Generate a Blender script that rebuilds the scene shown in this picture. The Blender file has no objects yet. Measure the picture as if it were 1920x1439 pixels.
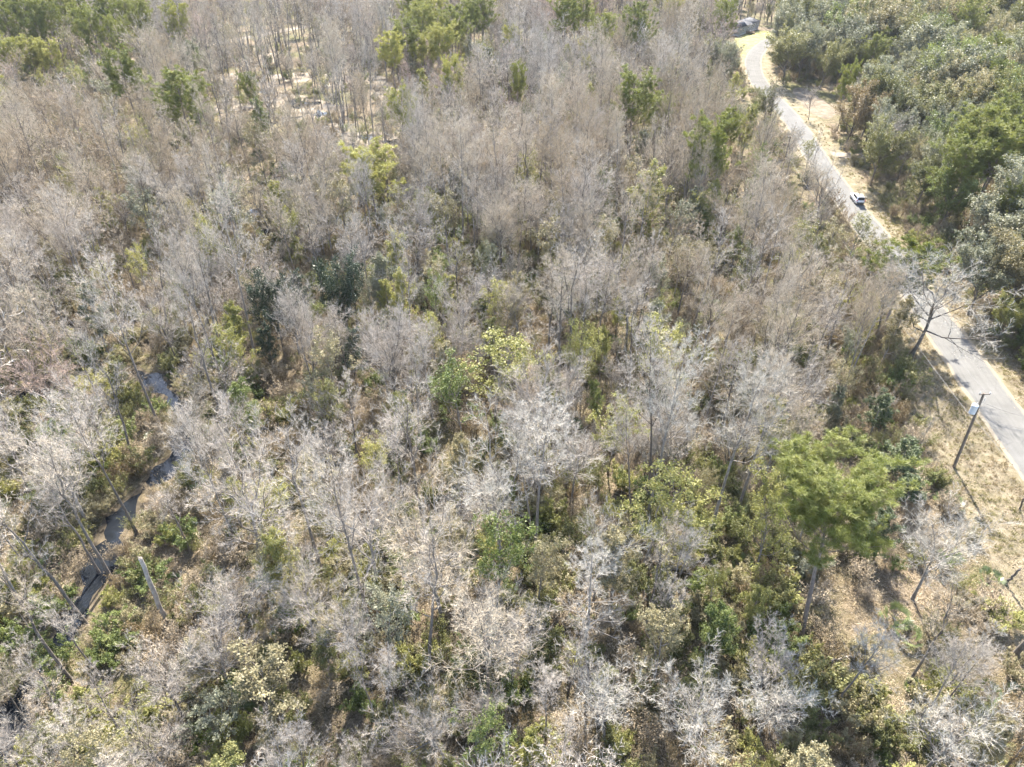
import bpy, math, random, re
import numpy as np
from mathutils import Vector

R = math.radians
scn = bpy.context.scene
COL = scn.collection

# ------------------------------------------------------------------ camera, sky, sun, exposure
CAM_H, PITCH, FPX = 55.0, 36.5, 1280.0
SUN_EL, SUN_AZ = 44.0, 4.0            # azimuth measured from +Y towards +X
cd = bpy.data.cameras.new('camera')
cd.sensor_width = 36.0
cd.lens = 36.0 * FPX / 1920.0
cd.clip_start, cd.clip_end = 0.5, 6000.0
cam = bpy.data.objects.new('camera', cd)
cam.location = (0, 0, CAM_H)
cam.rotation_euler = (R(90 - PITCH), 0, 0)
COL.objects.link(cam)
scn.camera = cam

world = bpy.data.worlds.new('World')
scn.world = world
world.use_nodes = True
wn = world.node_tree
bg = wn.nodes['Background']
sky = wn.nodes.new('ShaderNodeTexSky')
sky.sky_type = 'NISHITA'
sky.sun_disc = False
sky.sun_elevation = R(SUN_EL)
sky.sun_rotation = R(SUN_AZ)
sky.air_density, sky.dust_density, sky.ozone_density = 1.0, 1.5, 1.0
wn.links.new(sky.outputs['Color'], bg.inputs['Color'])
bg.inputs['Strength'].default_value = 0.15

sd = bpy.data.lights.new('sun', 'SUN')
sd.energy = 5.0
sd.angle = R(0.53)
sd.color = (1.0, 0.94, 0.84)
sun = bpy.data.objects.new('sun', sd)
sv = Vector((math.sin(R(SUN_AZ)) * math.cos(R(SUN_EL)), math.cos(R(SUN_AZ)) * math.cos(R(SUN_EL)), math.sin(R(SUN_EL))))
sun.rotation_euler = sv.to_track_quat('Z', 'Y').to_euler()
sun.location = sv * 900
COL.objects.link(sun)

scn.view_settings.view_transform = 'Standard'
scn.view_settings.look = 'None'
scn.view_settings.exposure = 2.28
scn.view_settings.gamma = 1.0
scn.view_settings.use_curve_mapping = False
scn.cycles.max_bounces = 5
scn.cycles.diffuse_bounces = 3
scn.cycles.glossy_bounces = 2
scn.cycles.transmission_bounces = 3
scn.cycles.transparent_max_bounces = 4
scn.cycles.volume_bounces = 0
scn.cycles.caustics_reflective = False
scn.cycles.caustics_refractive = False
scn.cycles.use_denoising = True
scn.cycles.use_adaptive_sampling = True
scn.cycles.adaptive_threshold = 0.02


def unp(px, py, z=0.0):
    """photo pixel -> the point of the place at height z that it shows"""
    x = (px - 960) / FPX
    y = -(py - 719.5) / FPX
    p = R(PITCH)
    d = (x, math.cos(p) + y * math.sin(p), -math.sin(p) + y * math.cos(p))
    t = (CAM_H - z) / -d[2]
    return np.array([d[0] * t, d[1] * t])


def proj(P):
    P = np.asarray(P, float)
    p = R(PITCH)
    y, z = P[..., 1], P[..., 2] - CAM_H
    dep = y * math.cos(p) - z * math.sin(p)
    up = y * math.sin(p) + z * math.cos(p)
    return np.stack([960 + FPX * P[..., 0] / dep, 719.5 - FPX * up / dep, dep], -1)


# ------------------------------------------------------------------ materials
def mat_new(name):
    m = bpy.data.materials.new(name)
    m.use_nodes = True
    nt = m.node_tree
    nt.nodes.clear()
    out = nt.nodes.new('ShaderNodeOutputMaterial')
    return m, nt, out


def N(nt, kind, **kw):
    n = nt.nodes.new(kind)
    for k, v in kw.items():
        if k.startswith('i_'):
            n.inputs[k[2:].replace('_', ' ')].default_value = v
        else:
            setattr(n, k, v)
    return n


def ramp(nt, fac, stops, mode='LINEAR'):
    r = nt.nodes.new('ShaderNodeValToRGB')
    r.color_ramp.interpolation = mode
    el = r.color_ramp.elements
    while len(el) < len(stops):
        el.new(0.5)
    for e, (p, c) in zip(el, stops):
        e.position = p
        e.color = (*c, 1)
    nt.links.new(fac, r.inputs['Fac'])
    return r.outputs['Color']


def mixc(nt, fac, a, b, blend='MIX'):
    m = nt.nodes.new('ShaderNodeMix')
    m.data_type = 'RGBA'
    m.blend_type = blend
    for s, v in ((0, fac), (6, a), (7, b)):
        if hasattr(v, 'is_linked'):
            nt.links.new(v, m.inputs[s])
        elif s == 0:
            m.inputs[0].default_value = v
        else:
            m.inputs[s].default_value = (*v, 1)
    return m.outputs[2]


def vary(nt, colours, scale=0.8, amount=0.55):
    """colour that drifts from branch to branch and from tree to tree"""
    tc = N(nt, 'ShaderNodeTexCoord')
    no = N(nt, 'ShaderNodeTexNoise', i_Scale=scale, i_Detail=3.0)
    nt.links.new(tc.outputs['Object'], no.inputs['Vector'])
    oi = N(nt, 'ShaderNodeObjectInfo')
    a = N(nt, 'ShaderNodeMath', operation='MULTIPLY')
    a.inputs[1].default_value = amount
    nt.links.new(oi.outputs['Random'], a.inputs[0])
    b = N(nt, 'ShaderNodeMath', operation='MULTIPLY_ADD')
    b.inputs[1].default_value = 1.6
    b.inputs[2].default_value = -0.30 - amount * 0.5
    nt.links.new(no.outputs['Fac'], b.inputs[0])
    c = N(nt, 'ShaderNodeMath', operation='ADD', use_clamp=True)
    nt.links.new(a.outputs[0], c.inputs[0])
    nt.links.new(b.outputs[0], c.inputs[1])
    st = [(i / (len(colours) - 1), k) for i, k in enumerate(colours)]
    return ramp(nt, c.outputs[0], st)


def leaf_mat(name, colours, trans=0.35, scale=0.9, rough=0.5, spec=0.25):
    m, nt, out = mat_new(name)
    col = vary(nt, colours, scale)
    d = N(nt, 'ShaderNodeBsdfPrincipled', i_Roughness=rough)
    d.inputs['Specular IOR Level'].default_value = spec
    nt.links.new(col, d.inputs['Base Color'])
    t = N(nt, 'ShaderNodeBsdfTranslucent')
    nt.links.new(mixc(nt, 0.5, col, (1.0, 0.95, 0.45), 'MULTIPLY'), t.inputs['Color'])
    mx = N(nt, 'ShaderNodeMixShader')
    mx.inputs[0].default_value = trans
    nt.links.new(d.outputs[0], mx.inputs[1])
    nt.links.new(t.outputs[0], mx.inputs[2])
    nt.links.new(mx.outputs[0], out.inputs['Surface'])
    return m


def bark_mat(name, colours, scale=2.5, rough=0.85):
    m, nt, out = mat_new(name)
    col = vary(nt, colours, scale)
    d = N(nt, 'ShaderNodeBsdfPrincipled', i_Roughness=rough)
    d.inputs['Specular IOR Level'].default_value = 0.15
    nt.links.new(col, d.inputs['Base Color'])
    nt.links.new(d.outputs[0], out.inputs['Surface'])
    return m


def plain_mat(name, colour, rough=0.5, metal=0.0, spec=0.5, noise=0.0, nscale=6.0, coat=0.0):
    m, nt, out = mat_new(name)
    d = N(nt, 'ShaderNodeBsdfPrincipled', i_Roughness=rough, i_Metallic=metal)
    d.inputs['Specular IOR Level'].default_value = spec
    d.inputs['Coat Weight'].default_value = coat
    tc = N(nt, 'ShaderNodeTexCoord')
    no = N(nt, 'ShaderNodeTexNoise', i_Scale=nscale, i_Detail=5.0)
    nt.links.new(tc.outputs['Object'], no.inputs['Vector'])
    dk = tuple(c * (1 - noise) for c in colour)
    nt.links.new(ramp(nt, no.outputs['Fac'], [(0.3, dk), (0.7, colour)]), d.inputs['Base Color'])
    nt.links.new(d.outputs[0], out.inputs['Surface'])
    return m


M = {}
M['twig_beige'] = bark_mat('twig_beige', [(.33, .275, .20), (.43, .365, .275), (.52, .45, .355)], .7)
M['twig_grey'] = bark_mat('twig_grey', [(.32, .28, .23), (.415, .365, .305), (.50, .445, .38)], .7)
M['twig_pale'] = bark_mat('twig_pale', [(.34, .31, .26), (.43, .395, .335), (.51, .475, .41)], .7)
M['twig_red'] = bark_mat('twig_red', [(.33, .245, .20), (.42, .32, .26), (.49, .39, .325)], .7)
M['twig_brown'] = bark_mat('twig_brown', [(.25, .19, .12), (.34, .27, .18), (.43, .355, .25)], .7)
M['brush_brown'] = bark_mat('brush_brown', [(.16, .125, .08), (.25, .20, .135), (.34, .28, .20)], .7)
M['bark_grey'] = bark_mat('bark_grey', [(.13, .112, .094), (.21, .185, .16), (.29, .26, .23)])
M['bark_dark'] = bark_mat('bark_dark', [(.09, .075, .065), (.14, .12, .10), (.20, .17, .15)])
M['bark_pine'] = bark_mat('bark_pine', [(.12, .095, .08), (.19, .15, .125), (.26, .21, .18)])
M['wood_dead'] = bark_mat('wood_dead', [(.20, .17, .14), (.32, .28, .24), (.42, .38, .33)])
M['leaf_olive'] = leaf_mat('leaf_olive', [(.085, .093, .032), (.155, .155, .055), (.25, .23, .09)])
M['leaf_greygreen'] = leaf_mat('leaf_greygreen', [(.105, .112, .07), (.17, .175, .115), (.26, .255, .18)])
M['leaf_tan'] = leaf_mat('leaf_tan', [(.16, .138, .072), (.245, .215, .12), (.325, .29, .175)])
M['leaf_yellow'] = leaf_mat('leaf_yellow', [(.165, .17, .05), (.26, .255, .08), (.36, .335, .13)], .45)
M['leaf_dark'] = leaf_mat('leaf_dark', [(.020, .032, .016), (.035, .052, .025), (.07, .085, .05)], .15, .9, .5, .3)
M['leaf_green'] = leaf_mat('leaf_green', [(.08, .105, .03), (.14, .17, .05), (.22, .24, .085)], .4)
M['leaf_deepgreen'] = leaf_mat('leaf_deepgreen', [(.03, .045, .016), (.055, .075, .026), (.10, .12, .045)], .25, .9, .5, .3)  # deep green leaves of the dark evergreens by the big pine
M['leaf_brown'] = leaf_mat('leaf_brown', [(.12, .085, .045), (.19, .14, .075), (.26, .20, .115)])
M['needle_green'] = leaf_mat('needle_green', [(.09, .11, .024), (.155, .172, .038), (.235, .24, .065)], .35, .7)
M['needle_yellow'] = leaf_mat('needle_yellow', [(.17, .18, .04), (.26, .26, .065), (.35, .33, .10)], .35, .7)
M['needle_big'] = leaf_mat('needle_big', [(.08, .10, .024), (.145, .165, .040), (.225, .23, .07)], .35, .7)
M['palm'] = leaf_mat('palm', [(.05, .075, .025), (.09, .12, .04), (.16, .18, .07)], .3, .8, .35, .5)


# ------------------------------------------------------------------ mesh helpers
def make_mesh(name, V, T, mi=None):
    me = bpy.data.meshes.new(name)
    V = np.asarray(V, np.float32)
    T = np.asarray(T, np.int32)
    me.vertices.add(len(V))
    me.vertices.foreach_set('co', V.ravel())
    me.loops.add(T.size)
    me.loops.foreach_set('vertex_index', T.ravel())
    me.polygons.add(len(T))
    me.polygons.foreach_set('loop_start', np.arange(0, T.size, 3, dtype=np.int32))
    if mi is not None:
        me.polygons.foreach_set('material_index', np.asarray(mi, np.int32))
    me.update(calc_edges=True)
    return me


class Buf:
    def __init__(self):
        self.v, self.t, self.n = [], [], 0

    def add(self, v, t):
        v = np.asarray(v, float).reshape(-1, 3)
        self.v.append(v)
        self.t.append(np.asarray(t, int).reshape(-1, 3) + self.n)
        self.n += len(v)

    def get(self):
        if not self.v:
            return np.zeros((0, 3)), np.zeros((0, 3), int)
        return np.concatenate(self.v), np.concatenate(self.t)


def norm(a):
    return a / np.maximum(np.linalg.norm(a, axis=-1, keepdims=True), 1e-9)


def basis(d):
    ref = np.where(np.abs(d[..., 2:3]) < 0.9, np.array([0, 0, 1.0]), np.array([1.0, 0, 0]))
    u = norm(np.cross(d, ref))
    return u, np.cross(d, u)


def tubes(buf, P, Rd, S=4):
    """P (n,k,3) centre lines, Rd (n,k) radii"""
    n, k, _ = P.shape
    tan = norm(np.gradient(P, axis=1))
    u, v = basis(tan)
    a = np.arange(S) * 2 * np.pi / S
    ring = P[:, :, None] + Rd[:, :, None, None] * (np.cos(a)[:, None] * u[:, :, None] + np.sin(a)[:, None] * v[:, :, None])
    i = np.arange(n)[:, None, None] * (k * S)
    j = np.arange(k - 1)[None, :, None] * S
    s = np.arange(S)[None, None, :]
    s2 = (s + 1) % S
    A, B, C, D = i + j + s, i + j + s2, i + j + S + s2, i + j + S + s
    buf.add(ring.reshape(-1, 3), np.stack([np.stack([A, B, C], -1), np.stack([A, C, D], -1)], -2).reshape(-1, 3))


def sprout(rng, P, Rd, m, t0, t1, length, ang, up, k=3, wob=.05, fall=.5, rf=.55, rmin=.006, curve=.25, spread=.16):
    n, kp, _ = P.shape
    t = t0 + (t1 - t0) * ((np.arange(m) + rng.random((n, m))) / m)
    x = np.clip(t * (kp - 1), 0, kp - 1 - 1e-6)
    i0 = x.astype(int)
    f = (x - i0)[..., None]
    row = np.arange(n)[:, None]
    a, b = P[row, i0], P[row, i0 + 1]
    st = a + (b - a) * f
    tan = norm(b - a)
    r0 = Rd[row, i0] * (1 - f[..., 0]) + Rd[row, i0 + 1] * f[..., 0]
    u, v = basis(tan)
    az = (np.arange(m) * 2.4)[None, :] + rng.random((n, 1)) * 6.28 + rng.normal(0, .5, (n, m))
    an = ang + rng.normal(0, spread, (n, m))
    d = tan * np.cos(an)[..., None] + (u * np.cos(az)[..., None] + v * np.sin(az)[..., None]) * np.sin(an)[..., None]
    d[..., 2] += up
    d = norm(d)
    L = (np.asarray(length) * np.ones((n, 1))) * (1 - fall * (t - t0) / max(t1 - t0, 1e-6)) * rng.uniform(.65, 1.25, (n, m))
    s = np.linspace(0, 1, k)
    Q = st[:, :, None] + d[:, :, None] * (L[..., None] * s)[..., None]
    Q[..., 2] += curve * L[..., None] * s ** 2
    w = rng.normal(0, 1, Q.shape) * (wob * L)[..., None, None]
    w[:, :, 0] = 0
    Q = Q + np.cumsum(w, axis=2) * .7
    rb = np.maximum(np.minimum(r0 * rf, L * .019), rmin)
    RR = rb[..., None] * (1 - .75 * s)
    return Q.reshape(-1, k, 3), np.maximum(RR, rmin * .6).reshape(-1, k), L.reshape(-1)


def twigs(buf, rng, P, Rd, m, length, ang, w, t0=.1, up=.15):
    Q, _, _ = sprout(rng, P, Rd, m, t0, 1, length, ang, up, 2, 0, .35)
    b, tip = Q[:, 0], Q[:, 1]
    d = norm(tip - b)
    u, v = basis(d)
    a = rng.random((len(b), 1)) * 6.28
    sd_ = (u * np.cos(a) + v * np.sin(a)) * w * .5
    V = np.stack([b - sd_, b + sd_, tip], 1).reshape(-1, 3)
    buf.add(V, np.arange(len(V)).reshape(-1, 3))
    return Q


def leaves(buf, rng, C, size, aspect=.55, updir=.5, jit=.35):
    """rhombic leaves round the points C, their faces turned mostly up"""
    n = len(C)
    nrm = rng.normal(0, 1, (n, 3))
    nrm[:, 2] = np.abs(nrm[:, 2]) + updir
    nrm = norm(nrm)
    u, v = basis(nrm)
    a = rng.random((n, 1)) * 6.28
    e1 = u * np.cos(a) + v * np.sin(a)
    e2 = np.cross(nrm, e1)
    s = size * rng.uniform(1 - jit, 1 + jit, (n, 1))
    V = np.stack([C - e1 * s * .5, C + e2 * s * aspect * .5, C + e1 * s * .5, C - e2 * s * aspect * .5], 1).reshape(-1, 3)
    i = np.arange(n)[:, None] * 4
    buf.add(V, np.concatenate([i + [0, 1, 2], i + [0, 2, 3]], 1).reshape(-1, 3))


def trunk_line(rng, H, lean=.03, wob=.012, k=9, r0=.16, rt=.25):
    s = np.linspace(0, 1, k)
    P = np.zeros((1, k, 3))
    P[0, :, 2] = H * s
    d = rng.normal(0, lean * H, 2)
    P[0, :, :2] = d * (s ** 1.5)[:, None] + np.cumsum(rng.normal(0, wob * H, (k, 2)), 0) * s[:, None]
    Rr = r0 * (1 - (1 - rt) * s)
    Rr[0] *= 1.35
    return P, Rr[None]


# ------------------------------------------------------------------ tree builders: each gives (trunk V,T), (crown V,T)
def bare_tree(seed, H, rad, kind='round', far=False):
    rng = np.random.default_rng(seed)
    tr, cr = Buf(), Buf()
    if kind == 'round':      # a fork of several limbs and a wide fan of twigs
        P, r = trunk_line(rng, H * .62, .05, .012, 8, H * .0125, .5)
        tubes(tr, P, r, 7)
        A, ra, La = sprout(rng, P, r, 11, .45, 1., rad * 1.08, .85, .35, 6, .09, .22, .7, .02, .22)
        tubes(tr, A, ra, 5)
        B, rb, Lb = sprout(rng, A, ra, 9, .15, 1, (La * .52)[:, None], .85, .12, 4, .09, .35, .6, .012, .08)
        nt3, ntw = 8, 10
    elif kind == 'tall':     # straight leader, short side limbs in the upper half
        P, r = trunk_line(rng, H, .025, .006, 11, H * .0095, .12)
        tubes(tr, P, r, 7)
        A, ra, La = sprout(rng, P, r, 20, .50, .99, rad * 1.25, .95, .3, 5, .06, .6, .55, .014, .35)
        tubes(tr, A, ra, 4)
        B, rb, Lb = sprout(rng, A, ra, 6, .2, 1, (La * .55)[:, None], .85, .1, 3, .08, .4, .6, .01, .08)
        nt3, ntw = 6, 10
    elif kind == 'cone':     # cypress-like: whorled level twigs on one leader
        P, r = trunk_line(rng, H, .015, .004, 11, H * .011, .08)
        tubes(tr, P, r, 7)
        A, ra, La = sprout(rng, P, r, 40, .25, .99, rad * 1.1, 1.25, .1, 4, .05, .8, .4, .012, .2)
        tubes(tr, A, ra, 4)
        B, rb, Lb = sprout(rng, A, ra, 5, .2, 1, (La * .45)[:, None], .6, .15, 3, .06, .4, .6, .01, .15)
        nt3, ntw = 4, 8
    elif kind == 'open':     # tall dark trunk with few limbs: the open wood by the sand
        P, r = trunk_line(rng, H, .05, .014, 11, H * .0105, .2)
        tubes(tr, P, r, 7)
        A, ra, La = sprout(rng, P, r, 9, .45, 1., rad * 1.2, .6, .4, 6, .10, .4, .7, .02, .3)
        tubes(tr, A, ra, 5)
        B, rb, Lb = sprout(rng, A, ra, 7, .25, 1, (La * .52)[:, None], .85, .1, 4, .1, .35, .6, .012, .08)
        nt3, ntw = 7, 9
    else:                    # 'low': several stems from the ground
        n = 6
        P = np.zeros((n, 6, 3))
        a = np.arange(n) * 6.28 / n + rng.normal(0, .3, n)
        s = np.linspace(0, 1, 6)
        rr = rad * rng.uniform(.25, .7, n)
        P[:, :, 0] = (np.cos(a) * rr)[:, None] * s ** 1.2
        P[:, :, 1] = (np.sin(a) * rr)[:, None] * s ** 1.2
        P[:, :, 2] = (H * rng.uniform(.6, .85, n))[:, None] * s
        P[:, 1:] += np.cumsum(rng.normal(0, .04 * H * .3, (n, 5, 3)), 1)
        r = np.tile(H * .009 * (1 - .7 * s), (n, 1))
        tubes(tr, P, r, 5)
        A, ra, La = sprout(rng, P, r, 7, .35, 1., rad * .75, .65, .3, 4, .07, .4, .6, .012, .25)
        tubes(tr, A, ra, 4)
        B, rb, Lb = sprout(rng, A, ra, 5, .2, 1, (La * .5)[:, None], .7, .2, 3, .07, .4, .6, .01, .2)
        nt3, ntw = 5, 8
    if far:
        nt3, ntw = max(nt3 // 2, 3), max(ntw // 2, 4)
    tubes(tr, B, rb, 3)
    C, rc, Lc = sprout(rng, B, rb, nt3, .15, 1, (Lb * .5)[:, None], .8, .08, 3, .10, .35, .6, .008, .06)
    tubes(cr, C, np.maximum(rc, 0.014 if far else .0045), 3)
    twigs(cr, rng, C, rc, ntw, np.maximum(Lc * .75, .3)[:, None], .75, .048 if far else .0155)
    return tr.get(), cr.get()


def leafy_tree(seed, H, rad, leaf=.22, dens=1.0, kind='oak', aspect=.55):
    rng = np.random.default_rng(seed)
    tr, cr = Buf(), Buf()
    if kind == 'oak':
        P, r = trunk_line(rng, H * .6, .05, .015, 8, H * .017, .5)
        tubes(tr, P, r, 7)
        A, ra, La = sprout(rng, P, r, 16, .3, 1., rad * 1.0, 1.0, .32, 6, .07, .2, .7, .02, .25)
        nb, ncl = 10, 7
    elif kind == 'column':
        P, r = trunk_line(rng, H * .93, .03, .008, 10, H * .012, .2)
        tubes(tr, P, r, 6)
        A, ra, La = sprout(rng, P, r, 26, .22, 1., rad * 1.0, 1.0, .3, 5, .06, .55, .6, .015, .2)
        nb, ncl = 5, 6
    else:  # loose: open leafy crown with gaps
        P, r = trunk_line(rng, H * .8, .06, .015, 9, H * .011, .3)
        tubes(tr, P, r, 6)
        A, ra, La = sprout(rng, P, r, 13, .35, 1., rad * 1.1, .85, .35, 5, .08, .35, .65, .015, .25)
        nb, ncl = 6, 5
    tubes(tr, A, ra, 4)
    B, rb, Lb = sprout(rng, A, ra, nb, .25, 1, (La * .42)[:, None], .75, .2, 3, .08, .35, .6, .01, .15)
    tubes(cr, B, np.maximum(rb, .01), 3)
    C, rc, Lc = sprout(rng, B, rb, ncl, .2, 1, (Lb * .5)[:, None], .7, .15, 3, .1, .3, .6, .008, .1)
    keep = rng.random(len(C)) < (.8 if kind != 'loose' else .7)
    C, rc, Lc = C[keep], rc[keep], Lc[keep]
    tubes(cr, C, np.maximum(rc, .007), 3)
    m = int((7 if kind != 'loose' else 6) * dens)
    t = rng.random((len(C), m, 1)) * .9 + .15
    pos = C[:, 0][:, None] * (1 - t) + C[:, 2][:, None] * t + rng.normal(0, leaf * .75, (len(C), m, 3))
    leaves(cr, rng, pos.reshape(-1, 3), leaf, aspect)
    return tr.get(), cr.get()


def dome(g, z0, sq, top):
    out = []
    for V, T_ in g:
        V = V.copy()
        k = np.clip((V[:, 2] - z0) / (top - z0), 0, 1)
        V[:, :2] *= (1 + .30 * k * (1 - .8 * k))[:, None]
        V[:, 2] = np.where(V[:, 2] > z0, z0 + (V[:, 2] - z0) * (1 - sq * k), V[:, 2])
        out.append((V, T_))
    return tuple(out)


def pine_tree(seed, H, rad, bare=.5, nt=22, tuft=.42, nb=40, fall=.22, nw=.027):
    rng = np.random.default_rng(seed)
    tr, cr = Buf(), Buf()
    P, r = trunk_line(rng, H * .90, .035, .006, 12, H * .0105, .18)
    tubes(tr, P, r, 8)
    A, ra, La = sprout(rng, P, r, nb, bare, .995, rad, 1.15, .16, 5, .06, fall, .5, .015, .3, .25)
    # long middle boughs, shorter ones at top and bottom: a rounded crown
    tubes(tr, A, ra, 4)
    B, rb, Lb = sprout(rng, A, ra, 6, .3, 1, (La * .40)[:, None], .75, .25, 3, .08, .3, .6, .01, .3)
    tubes(cr, B, np.maximum(rb, .01), 3)
    C, rc, Lc = sprout(rng, B, rb, 4, .3, 1, (Lb * .45)[:, None], .7, .35, 2, .0, .2, .6, .008, .2)
    keep = rng.random(len(C)) < .85
    C = C[keep]
    tips = np.concatenate([C[:, 1], B[:, 2], (C[:, 0] + C[:, 1]) * .5])
    dirs = norm(np.concatenate([C[:, 1] - C[:, 0], B[:, 2] - B[:, 1], C[:, 1] - C[:, 0]]))
    n = len(tips)
    d = dirs[:, None] * .55 + rng.normal(0, .62, (n, nt, 3))
    d[..., 2] += .18
    d = norm(d)
    L = tuft * rng.uniform(.65, 1.2, (n, nt, 1))
    b = tips[:, None] + rng.normal(0, .09, (n, nt, 3))
    u, v = basis(d)
    a = rng.random((n, nt, 1)) * 6.28
    sd_ = (u * np.cos(a) + v * np.sin(a)) * nw
    V = np.stack([b - sd_, b + sd_, b + d * L], 2).reshape(-1, 3)
    cr.add(V, np.arange(len(V)).reshape(-1, 3))
    return tr.get(), cr.get()


def shrub(seed, H, rad, leaf=.12, nl=9, stems=9):
    rng = np.random.default_rng(seed)
    tr, cr = Buf(), Buf()
    s = np.linspace(0, 1, 4)
    a = rng.random(stems) * 6.28
    rr = rad * np.sqrt(rng.random(stems)) * .9
    P = np.zeros((stems, 4, 3))
    P[:, :, 0] = (np.cos(a) * rr)[:, None] * (.3 + .7 * s)
    P[:, :, 1] = (np.sin(a) * rr)[:, None] * (.3 + .7 * s)
    P[:, :, 2] = (H * rng.uniform(.55, .95, stems))[:, None] * s
    P[:, 1:] += rng.normal(0, .05 * H, (stems, 3, 3))
    r = np.tile(.02 * (1 - .6 * s), (stems, 1))
    tubes(tr, P, r, 3)
    A, ra, La = sprout(rng, P, r, 8, .15, 1, rad * .5, .8, .3, 3, .08, .4, .6, .008, .2)
    tubes(cr, A, np.maximum(ra, .006), 3)
    Q = twigs(cr, rng, A, ra, 7, (La * .6)[:, None], .65, .014)
    if nl:
        t = rng.random((len(Q), nl, 1))
        pos = Q[:, 0][:, None] * (1 - t) + Q[:, 1][:, None] * t + rng.normal(0, leaf * .5, (len(Q), nl, 3))
        leaves(cr, rng, pos.reshape(-1, 3), leaf)
    return tr.get(), cr.get()


def palmetto(seed, rad=.9):
    rng = np.random.default_rng(seed)
    st, fr = Buf(), Buf()
    n = 20
    a = np.arange(n) * 2.4 + rng.normal(0, .2, n)
    el = rng.uniform(.35, 1.25, n)
    for ai, e in zip(a, el):
        d = np.array([math.cos(ai) * math.cos(e), math.sin(ai) * math.cos(e), math.sin(e)])
        L = rad * rng.uniform(.7, 1.1)
        p1 = d * L
        tubes(st, np.array([[[0, 0, .02], p1 * .5 + [0, 0, .06], p1]]), np.array([[.018, .014, .01]]), 3)
        side = norm(np.cross(d, [0, 0, 1.0]))
        upv = np.cross(side, d)
        for q in np.linspace(-1.2, 1.2, 11):
            e1 = d * math.cos(q) + side * math.sin(q) - np.array([0, 0, .12 + .12 * rng.random()])
            e1 = e1 / np.linalg.norm(e1)
            w = np.cross(e1, upv) * .028
            tip = p1 + e1 * rad * rng.uniform(.45, .62)
            mid = p1 + e1 * rad * .3
            fr.add([p1, mid - w, tip, mid + w], [[0, 1, 2], [0, 2, 3]])
    return st.get(), fr.get()


# ------------------------------------------------------------------ objects
def tag(o, label=None, cat=None, group=None, kind=None):
    if label:
        o['label'] = label
    if cat:
        o['category'] = cat
    if group:
        o['group'] = group
    if kind:
        o['kind'] = kind
    return o


def obj(name, me, mats=(), parent=None, loc=None):
    o = bpy.data.objects.new(name, me)
    COL.objects.link(o)
    if mats and not me.materials:
        for m in mats:
            me.materials.append(m)
    if parent is not None:
        o.parent = parent
    if loc is not None:
        o.location = loc
    return o


def empty(name, loc, rz=0.0, sc=1.0):
    o = bpy.data.objects.new(name, None)
    COL.objects.link(o)
    o.empty_display_size = .2
    o.location = loc
    o.rotation_euler = (0, 0, rz)
    o.scale = (sc, sc, sc) if np.isscalar(sc) else sc
    return o


class Kind:
    """a plant shape: trunk and crown meshes; planted singly, or joined for the woodland masses"""
    def __init__(self, key, build, H, parts=('trunk', 'crown'), far=None):
        (tv, tt), (cv, ct) = build
        self.key, self.H, self.parts = key, H, parts
        self.tm = make_mesh(key + '_' + parts[0], tv, tt)
        self.cm = make_mesh(key + '_' + parts[1], cv, ct)
        for m_ in (self.tm, self.cm):
            m_.materials.append(None)
        self.tm.polygons.foreach_set('use_smooth', np.ones(len(tt), bool))
        if far is not None:
            (tv, tt), (cv, ct) = far
        self.joined = make_mesh(key, np.concatenate([tv, cv]), np.concatenate([tt, ct + len(tv)]), [0] * len(tt) + [1] * len(ct))
        self.joined.materials.append(None)
        self.joined.materials.append(None)

    def plant(self, name, xy, sc, rz, tmat, cmat, label, cat, group, tilt=(0, 0), z=0.0):
        e = empty(name, (xy[0], xy[1], z), rz, sc)
        e.rotation_euler = (tilt[0], tilt[1], rz)
        for me, nm, mt in ((self.tm, self.parts[0], tmat), (self.cm, self.parts[1], cmat)):
            o = bpy.data.objects.new(nm, me)
            COL.objects.link(o)
            o.parent = e
            o.material_slots[0].link = 'OBJECT'
            o.material_slots[0].material = M[mt]
        w = label.split()
        if len(w) > 16:
            label = ' '.join(label.replace(' in the far bare wood beyond the magnolias', ' in the far bare wood').replace(' in the wood between creek and grass verge', ' near the creek').replace(' on the sand clearing by the ponds', ' by the ponds').replace(' on the open leaf-strewn ground near the big pine', ' near the big pine').replace(' in the wood just past the dead snag', ' past the dead snag').replace(' near the road on its evergreen side', ' across the road').replace(' at the wood edge along the road', ' along the road').replace(' in the middle of the bare wood', ' in mid-wood').split())
        tag(e, label, cat, group)
        return e


K = {}
for i in range(5):
    K['round%d' % i] = Kind('round%d' % i, bare_tree(10 + i, 13, 4.6, 'round'), 13, far=bare_tree(10 + i, 13, 4.6, 'round', True))
for i in range(4):
    K['tall%d' % i] = Kind('tall%d' % i, bare_tree(30 + i, 17, 3.2, 'tall'), 17, far=bare_tree(30 + i, 17, 3.2, 'tall', True))
for i in range(2):
    K['cone%d' % i] = Kind('cone%d' % i, bare_tree(50 + i, 16, 3.4, 'cone'), 16, far=bare_tree(50 + i, 16, 3.4, 'cone', True))
for i in range(3):
    K['open%d' % i] = Kind('open%d' % i, bare_tree(60 + i, 18, 4.0, 'open'), 18, far=bare_tree(60 + i, 18, 4.0, 'open', True))
for i in range(4):
    K['low%d' % i] = Kind('low%d' % i, bare_tree(70 + i, 8, 3.6, 'low'), 8, far=bare_tree(70 + i, 8, 3.6, 'low', True))
for i in range(4):
    K['oak%d' % i] = Kind('oak%d' % i, leafy_tree(90 + i, 13, 6.0, .25, 3.0, 'oak'), 13)
for i in range(3):
    K['column%d' % i] = Kind('column%d' % i, leafy_tree(110 + i, 12, 2.7, .20, 2.3, 'column'), 12)
for i in range(3):
    K['loose%d' % i] = Kind('loose%d' % i, leafy_tree(120 + i, 12, 3.8, .20, 2.2, 'loose'), 12)
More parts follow.
